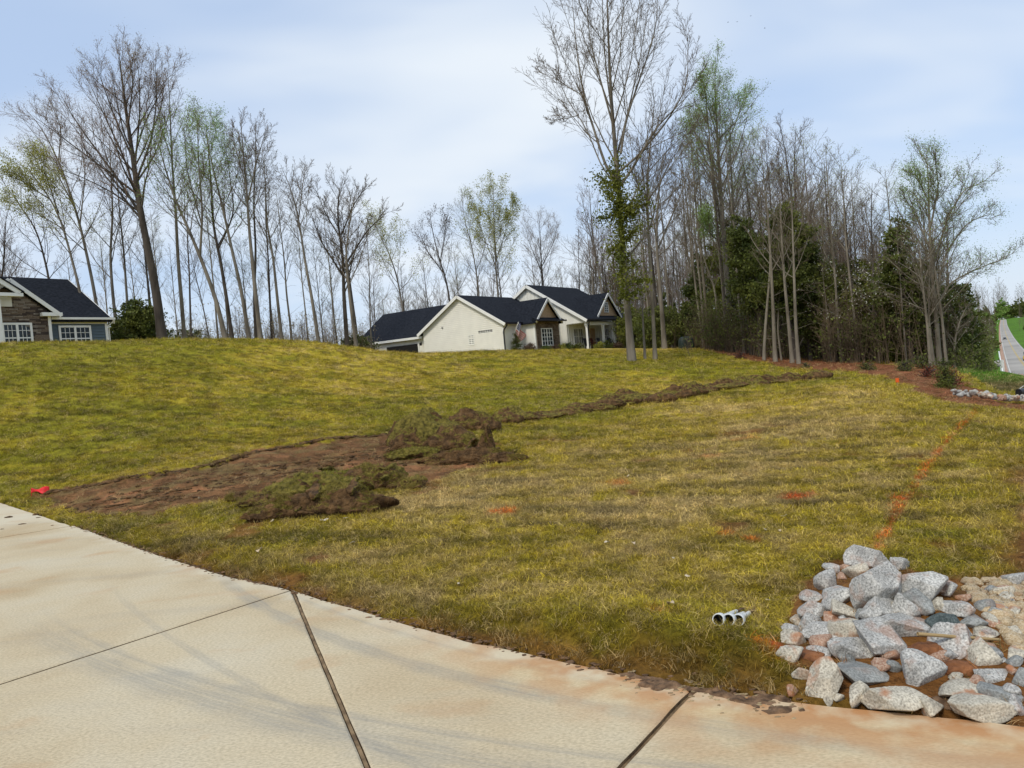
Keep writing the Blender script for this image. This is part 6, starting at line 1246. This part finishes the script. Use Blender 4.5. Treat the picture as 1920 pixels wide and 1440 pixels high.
# ------------------------------------------------------------------ plastic pipes on the grass
def pipe(px, py, lpx, lpy, label, r=.031):
    P = gh(px, py); Q = gh(lpx, lpy); P[2] += r*.95; Q[2] = H1(Q[0], Q[1])+.022; d = Q-P; L = np.linalg.norm(d); d /= L
    e = empty('pipe_fitting', P, 0, label, 'pipe fitting', 'white pipe fittings with black mouths on the grass')
    prof = [(0, r), (.004, r*1.04), (.055, r), (.075, r*.72), (.10, r*.52), (L*.72, r*.40)]
    pts_ = [d*a for a, _ in prof]; rad = [b_ for _, b_ in prof]; V, F = tubes(np.array(pts_)[None], np.array(rad)[None], 24); link('body', mesh_np('body', V, F, M['pvc'], smooth=True), e)
    V, F = tubes(np.array([d*.001, d*.05, d*.06])[None], np.array([r*.88, r*.84, .001])[None], 24); link('bore', mesh_np('bore', V, F, M['black'], smooth=True), e)
    V, F = tubes(np.array([d*0, d*.0012])[None], np.array([r*1.0, r*.87])[None], 24); link('rim', mesh_np('rim', V, F, M['pvc']), e)
    V, F = tubes(np.array([d*L*.70, d*L*1.12])[None], np.array([.0075, .0065])[None], 8); link('rod', mesh_np('rod', V, F, M['rust'], smooth=True), e)
pipe(1348, 1178, 1392, 1146, 'leftmost white pipe fitting with black mouth lying on the grass')
pipe(1367, 1178, 1404, 1152, 'middle white pipe fitting with black mouth lying on the grass')
pipe(1385, 1176, 1412, 1150, 'rightmost white pipe fitting with black mouth lying on the grass')
# ------------------------------------------------------------------ flags, stakes and shrubs
P = gh(72, 925); e = empty('marker_flag', P, .3, 'bright red marker flag lying at the driveway end of the bare soil', 'marker flag')
V = []; nu, nv = 12, 6
for i in range(nu+1):
    for j in range(nv+1):
        u, v = i/nu, j/nv; V.append((-.12+.30*u, .03*math.sin(u*7)+.05*v, .05+.10*v*(1-.3*u)+.03*math.sin(u*6+v*3)))
Fq = [(i*(nv+1)+j, (i+1)*(nv+1)+j, (i+1)*(nv+1)+j+1, i*(nv+1)+j+1) for i in range(nu) for j in range(nv)]
o = link('flag_sheet', mesh_np('flag_sheet', V, Fq, M['redcloth'], smooth=True), e); o.modifiers.new('thickness', 'SOLIDIFY').thickness = .003
MB().tube([(-.12, .02, .0), (-.12, .02, .14)], .004, 6).build('wire', M['redcloth'], e)
P = gh(1683, 726); e = empty('survey_stake', P, 0, 'small orange survey flag standing near the mulch bed', 'survey stake')
MB().box(-.012, .012, -.012, .012, -.05, .26).build('stake', M['wood'], e); MB().box(-.04, .05, -.02, .02, .14, .27).build('ribbon', M['orange'], e)
def shrub(px, py, Y, H, Rd, mt, label, seed, name='shrub', n=900, size=.03, shape=low, cat_='shrub', bark='bark_dark', zoff=0, base=.03):
    H *= .85; Rd *= .68; g = np.random.default_rng(seed); wood, lv = make_cedar(H, Rd, g, n=n, size=size, nb=36, base=base, shape=shape)
    if Y: B = at(px, py, Y); B[2] = H1(B[0], B[1])+zoff
    else: B = gh(px, py)
    return place_tree(B, [('stem', mesh_np('stem', *wood, M[bark], smooth=True)), ('foliage', mesh_np('foliage', *lv, M[mt]))], label, None, name=name, cat_=cat_)
cone = lambda t: (1-t)*.95+.05
shrub(1773, 748, 23.5, .95, .20, 'cedar', 'upright little conifer at the right tip of the mulch bed', 1, 'young_conifer', 2600, .03, cone)
shrub(1785, 742, 24.5, .50, .24, 'redshrub', 'dark red shrub right of the little conifer', 2, n=900)
shrub(1742, 716, 28, .45, .35, 'redshrub', 'low dark red shrub in the middle of the mulch bed', 3, n=900)
shrub(1697, 696, 32, .40, .32, 'cedar', 'low dark shrub in the upper mulch bed', 4, n=900)
shrub(1731, 694, 33, .62, .36, 'cedar', 'dark green shrub at the top edge of the mulch bed', 5, n=1000)
shrub(1624, 694, 35, .35, .4, 'cedar', 'low dark shrub at the wood edge left of the mulch corner', 6, n=900)
shrub(1388, 668, 46, .40, .50, 'redshrub', 'reddish shrub in the narrow mulch strip by the tall tree', 7, n=900)
shrub(1512, 692, 38, .30, .22, 'cedar', 'tiny shrub at the end of the narrow mulch strip', 8, n=500)
for k, (xx, yy, zz, H, Rd, mt, lb) in enumerate([(.95, -.55, -.1, 1.75, .42, 'cedar', 'cone shaped conifer under the flag by the house corner'), (3.4, -2.2, -.3, .6, .55, 'shrub', 'yellow green shrub at the left of the stone bay'),
  (4.6, -2.3, -.3, .55, .5, 'brown_leaf', 'brown shrub under the bay window'), (5.8, -2.3, -.3, .6, .6, 'yellow_leaf', 'yellowish shrub at the right of the stone bay'), (7.2, -2.2, -.3, .7, .5, 'shrub', 'green shrub between the bay and the porch'),
  (8.3, -2.6, -.3, .6, .5, 'cedar', 'dark shrub at the left corner of the porch'), (2.2, -1.2, -.2, .8, .45, 'brown_leaf', 'dead looking shrub beside the bay side wall'), (9.9, -4.1, -.3, .55, .6, 'yellow_leaf', 'golden shrub in front of the porch window'), (11.4, -4.1, -.3, .6, .5, 'cedar', 'dark shrub in front of the porch middle post'),
  (13.4, -4.1, -.3, .4, .8, 'brown_leaf', 'low brown ground shrub before the porch posts')]):
    B = hw(xx, yy, zz); g = np.random.default_rng(50+k); wood, lv = make_cedar(H, Rd, g, n=1400, size=.06, nb=40, base=.02, shape=cone if k == 0 else low)
    place_tree(B, [('stem', mesh_np('stem', *wood, M['bark_dark'])), ('foliage', mesh_np('foliage', *lv, M[mt]))], lb, None, name='young_conifer' if k == 0 else 'shrub', cat_='shrub')
def chair(x, y, mt, label):
    e = empty('porch_chair', hw(x, y, -.24), math.radians(90-34.5), label, 'chair')
    MB().box(-.28, .28, -.28, .25, .36, .42).build('seat', M[mt], e); MB().prism([(-.28, .22, .42), (.28, .22, .42), (.28, .42, 1.1), (-.28, .42, 1.1)], (0, .05, 0)).build('backrest', M[mt], e)
    for sx in (-1, 1):
        for sy in (-.26, .22): MB().box(sx*.26-.03, sx*.26+.03, sy-.03, sy+.03, 0, .36).build('leg', M[mt], e)
        MB().box(sx*.30-.05, sx*.30+.05, -.3, .3, .6, .64).build('armrest', M[mt], e)
chair(11.9, -2.6, 'redshrub', 'dark red porch chair beside the front post'); chair(10.4, -2.7, 'black', 'black porch chair under the double porch window'); chair(15.6, -2.7, 'black', 'black porch chair between the right hand posts'); chair(17.1, -2.7, 'black', 'black porch chair under the single porch window'); chair(13.2, -2.7, 'black', 'black porch chair near the front door')
# rounded cover by the woods
P = gh(1287, 654); P = at(1287, 652, 60); P[2] = H1(P[0], P[1]); v, f = ICO[4]; q = v.copy(); r_ = (np.abs(q)**4).sum(1)**(-1/4); q = q*r_[:, None]*np.array([.58, .5, .95]); q = q[:, :]; q[:, 2] = np.maximum(q[:, 2], -.1)
tag(link('utility_cover', mesh_np('utility_cover', q, f, M['darkgreen'], smooth=True), None, P), 'dark green rounded cover on the lawn at the edge of the woods', 'cover')
# dead leaves and litter on the turf
for i, (x, y, s, mt, lb) in enumerate([(1178,893,.035,'pale_leaf','white scrap beside the faded orange mark in mid lawn'), (1137,1021,.05,'pale_leaf','bleached curled leaf left of the tan leaf in mid lawn'), (1188,1027,.05,'tan_leaf','tan leaf standing upright in mid lawn'),
   (1262,1052,.03,'pale_leaf','thin pale sliver in the lawn below the tan leaf'), (1290,1083,.03,'pale_leaf','thin pale sliver in the lawn above the pipe fittings'), (1470,973,.05,'pale_leaf','pale forked leaf left of the orange paint line'), (1434,997,.03,'pale_leaf','small pale leaf left of a pair near the orange marks'),
   (1463,1000,.035,'tan_leaf','small tan leaf right of a pair near the orange marks'), (1260,1143,.06,'tan_leaf','tan curled leaf between the mud lip and the pipe fittings'), (660,1022,.05,'pale_leaf','pale curled leaf below the nearest sod heap'), (512,980,.07,'pale_leaf','white torn leaf at the left foot of the nearest sod heap'),
   (608,978,.07,'pale_leaf','long white leaf in front of the nearest sod heap'), (648,975,.06,'pale_leaf','white leaf at the right front of the nearest sod heap'), (490,1037,.09,'tan_leaf','dry leaf on a bare patch near the concrete edge'), (245,842,.08,'pale_leaf','white leaf on the lawn above the bare soil'),
   (373,935,.05,'pale_leaf','pale speck leaf at the lower edge of the bare soil'), (1440,1130,.03,'pale_leaf','tiny pale leaf right of the pipe fittings'), (700,1128,.035,'tan_leaf','dry leaf near the concrete edge in the lower lawn'), (860,1100,.03,'pale_leaf','pale flake in the lower middle of the lawn'), (990,1070,.03,'tan_leaf','tan flake in the lower middle of the lawn')]):
    g = np.random.default_rng(i); P = gh(x, y); V = []; n = 7
    for a in range(n):
        for j in range(3):
            u = a/(n-1)*2-1; w_ = (1-u*u)**.6*.42*(1+.25*math.sin(a*2+i)); V.append((u*s, (j-1)*w_*s, .012+abs(j-1)*.35*w_*s+.25*s*math.sin(u*2+i)+.2*s))
    Fq = [(a*3+j, (a+1)*3+j, (a+1)*3+j+1, a*3+j+1) for a in range(n-1) for j in range(2)]
    V = [tuple(k_*.72 for k_ in v_) for v_ in V]
    o = link('dead_leaf', mesh_np('dead_leaf', V, Fq, M[mt], smooth=True), None, P+np.array([0, 0, .008]), (g.uniform(-.4, .6), g.uniform(-.4, .4), g.uniform(0, 6))); o.modifiers.new('thickness', 'SOLIDIFY').thickness = .0015; tag(o, lb, 'leaf', 'dead leaves scattered on the lawn')
# ------------------------------------------------------------------ the road and what is along it
LE = [(1950,805,48),(1932,775,70),(1913,745,100),(1892,705,157),(1884,672,250),(1879,650,377),(1876,630,573),(1875,612,900),(1877,600,1300)]
L3 = np.array([at(x, y, Y) for x, y, Y in LE]); L3 = resample(L3, 80); T = np.gradient(L3, axis=0); T[:, 2] = 0; T /= np.linalg.norm(T, axis=1, keepdims=True); S = np.stack([T[:, 1], -T[:, 0], T[:, 2]*0], 1)
zz = np.array([float(base_h(p[0], p[1])) for p in L3]); L3[:, 2] = np.maximum(L3[:, 2], zz+.25)
def strip(o0, o1, dz, name, mt, parent=None, sk=0):
    V = np.concatenate([L3+S*o0+[0, 0, dz], L3+S*o1+[0, 0, dz]]); n = len(L3); F = [(i, i+1, n+i+1, n+i) for i in range(n-1)]
    if sk:
        V = np.concatenate([V, L3+S*(o0-sk)+[0, 0, dz-sk*.9], L3+S*(o1+sk)+[0, 0, dz-sk*.9]]); F += [(2*n+i, 2*n+i+1, i+1, i) for i in range(n-1)]+[(n+i, n+i+1, 3*n+i+1, 3*n+i) for i in range(n-1)]
    return link(name, mesh_np(name, V, F, M[mt]), parent)
rd = strip(0, 7.2, 0, 'road', 'asphalt', sk=2.5); rd['kind'] = 'structure'
M['asphalt'].node_tree.nodes['Noise Texture'].inputs['Scale'].default_value = .05
strip(-1.1, -.02, -.02, 'road_shoulder', 'redrock', rd); strip(.25, .42, .03, 'edge_line', 'line', rd); strip(6.8, 6.95, .03, 'edge_line', 'line', rd); strip(3.45, 3.57, .03, 'centre_line', 'yellow', rd); strip(3.72, 3.84, .03, 'centre_line', 'yellow', rd)
def road_pt(Y, off): i = np.argmin(abs(L3[:, 1]-Y)); return L3[i]+S[i]*off, math.atan2(T[i, 1], T[i, 0])
def car(Y, off, mt, label, sc=1., cab=(.55, 1.45), name='car', cat_='car', hood=.95):
    P, a = road_pt(Y, off); e = empty(name, P+np.array([0, 0, .04]), a, label, cat_)
    mb = MB(); mb.prism([(-2.2*sc, -.9*sc, .35), (2.2*sc, -.9*sc, .35), (2.2*sc, -.9*sc, .8), (1.2*sc, -.9*sc, hood), (-2.1*sc, -.9*sc, hood+.02), (-2.2*sc, -.9*sc, .6)], (0, 1.8*sc, 0)); mb.build('body', M[mt], e, bevel=.05)
    MB().prism([(-1.9*sc, -.78*sc, hood), (1.1*sc, -.78*sc, hood), (.5*sc, -.70*sc, cab[1]), (-1.3*sc, -.70*sc, cab[1])], (0, 1.5*sc, 0)).build('cabin', M['glass'], e)
    for x in (-1.4, 1.4):
        for y in (-.85, .85): MB().tube([(x*sc, y*sc-.1, .34), (x*sc, y*sc+.1, .34)], .34, 14).build('wheel', M['black'], e)
    for y in (-.65, .65): MB().box(-2.23*sc, -2.19*sc, y*sc-.12, y*sc+.12, .6, .75).build('headlight', M['white'], e)
car(480, 1.9, 'black', 'dark car far away on the road')
car(225, 5.4, 'yellow', 'orange yellow truck on the road at the right edge', 1.25, (.9, 2.4), 'truck', 'truck', 1.3)
# pipe rail, culvert and drive stub beside the road
e = empty('pipe_railing', (0, 0, 0), 0, 'white pipe railing beside the road in the far grass', 'railing'); prs = [at(1873, 659, 250), at(1877, 680, 200), at(1880, 697, 158), at(1862, 700, 152), at(1842, 704, 148)]
e.location = [float(v) for v in prs[2]]; rel = [p-prs[2] for p in prs]
MB().tube(rel, .16, 6).build('rail', M['white'], e)
for r_ in rel: MB().tube([r_+np.array([0, 0, -2.]), r_], .13, 6).build('post', M['white'], e)
P = at(1879, 686, 170); tag(MB().box(-.3, .3, -.3, .3, -1.5, 1.3).build('marker_post', M['line'], loc=P), 'short white marker post by the railing', 'post')
a_ = at(1845, 709, 140); b_ = at(1891, 705, 152); c_ = at(1891, 702, 158); d_ = at(1842, 706, 146)
for q_ in (a_, b_, c_, d_): q_[2] = max(q_[2], float(base_h(q_[0], q_[1]))+.2)
o = MB().prism([a_, b_, c_, d_], (0, 0, -.5)).build('field_entrance', M['paleconc']); o['kind'] = 'structure'
P = at(1868, 682, 175); P[2] = max(P[2], float(base_h(P[0], P[1]))+.4); tag(link('boulder', rock_mesh(3.2, 2., 1.8, 77, 'granite', 3, name='boulder'), None, P), 'grey boulder in the grass beside the pipe railing', 'rock')
# mailbox cut off by the right edge
P = at(1922, 762, 21); P[2] = H1(P[0], P[1]); e = empty('mailbox', P, .5, 'black mailbox on a post cut off by the right edge', 'mailbox'); zt = at(1922, 735, 21)[2]-P[2]
MB().box(-.05, .05, -.05, .05, -.2, zt-.1).build('post', M['black'], e)
mb = MB(); n = 10; prof = [(-.09, 0), (.09, 0)]+[(.09*math.cos(a), .12+.09*math.sin(a)) for a in np.linspace(0, PI, n)]; mb.prism([(-.26, y, zt-.1+z) for y, z in prof], (.52, 0, 0)); mb.build('box', M['black'], e)
MB().tube([(-.2, 0, zt+.11), (0, 0, zt+.17), (.2, 0, zt+.11)], .008, 6).build('handle', M['line'], e)
# birds
for i, (x, y, Y, lb) in enumerate([(1365, 42, 60, 'tiny bird, leftmost of the flock at the upper right'), (1382, 41, 62, 'tiny bird, second of the flock at the upper right'), (1408, 30, 64, 'tiny bird, highest of the flock at the upper right'), (1434, 53, 60, 'tiny bird, rightmost of the flock at the upper right'), (1246, 232, 55, 'small dark bird flying beside the tallest tree')]):
    P = at(x, y, Y); mb = MB(); mb.tube([(-.12, 0, 0), (-.05, 0, .01), (.06, 0, .01), (.13, 0, 0)], [.01, .04, .035, .005], 6); o = empty('bird', P, i*.9, lb, 'bird'); o.scale = (.42, .42, .42); mb.build('body', M['black'], o)
    for s_ in (-1, 1): MB().prism([(-.05, 0, .01), (.05, 0, .01), (.02, s_*.22, .07), (-.04, s_*.20, .06)], (0, 0, .008)).build('wing', M['black'], o)

tot = sum(len(m_.loops)-2*len(m_.polygons) for m_ in bpy.data.meshes); print('TRIS unique', tot)
for o_ in bpy.data.objects:
    if o_.get('label') and len(o_['label'].split()) > 16: o_['label'] = ' '.join(o_['label'].split()[:16])
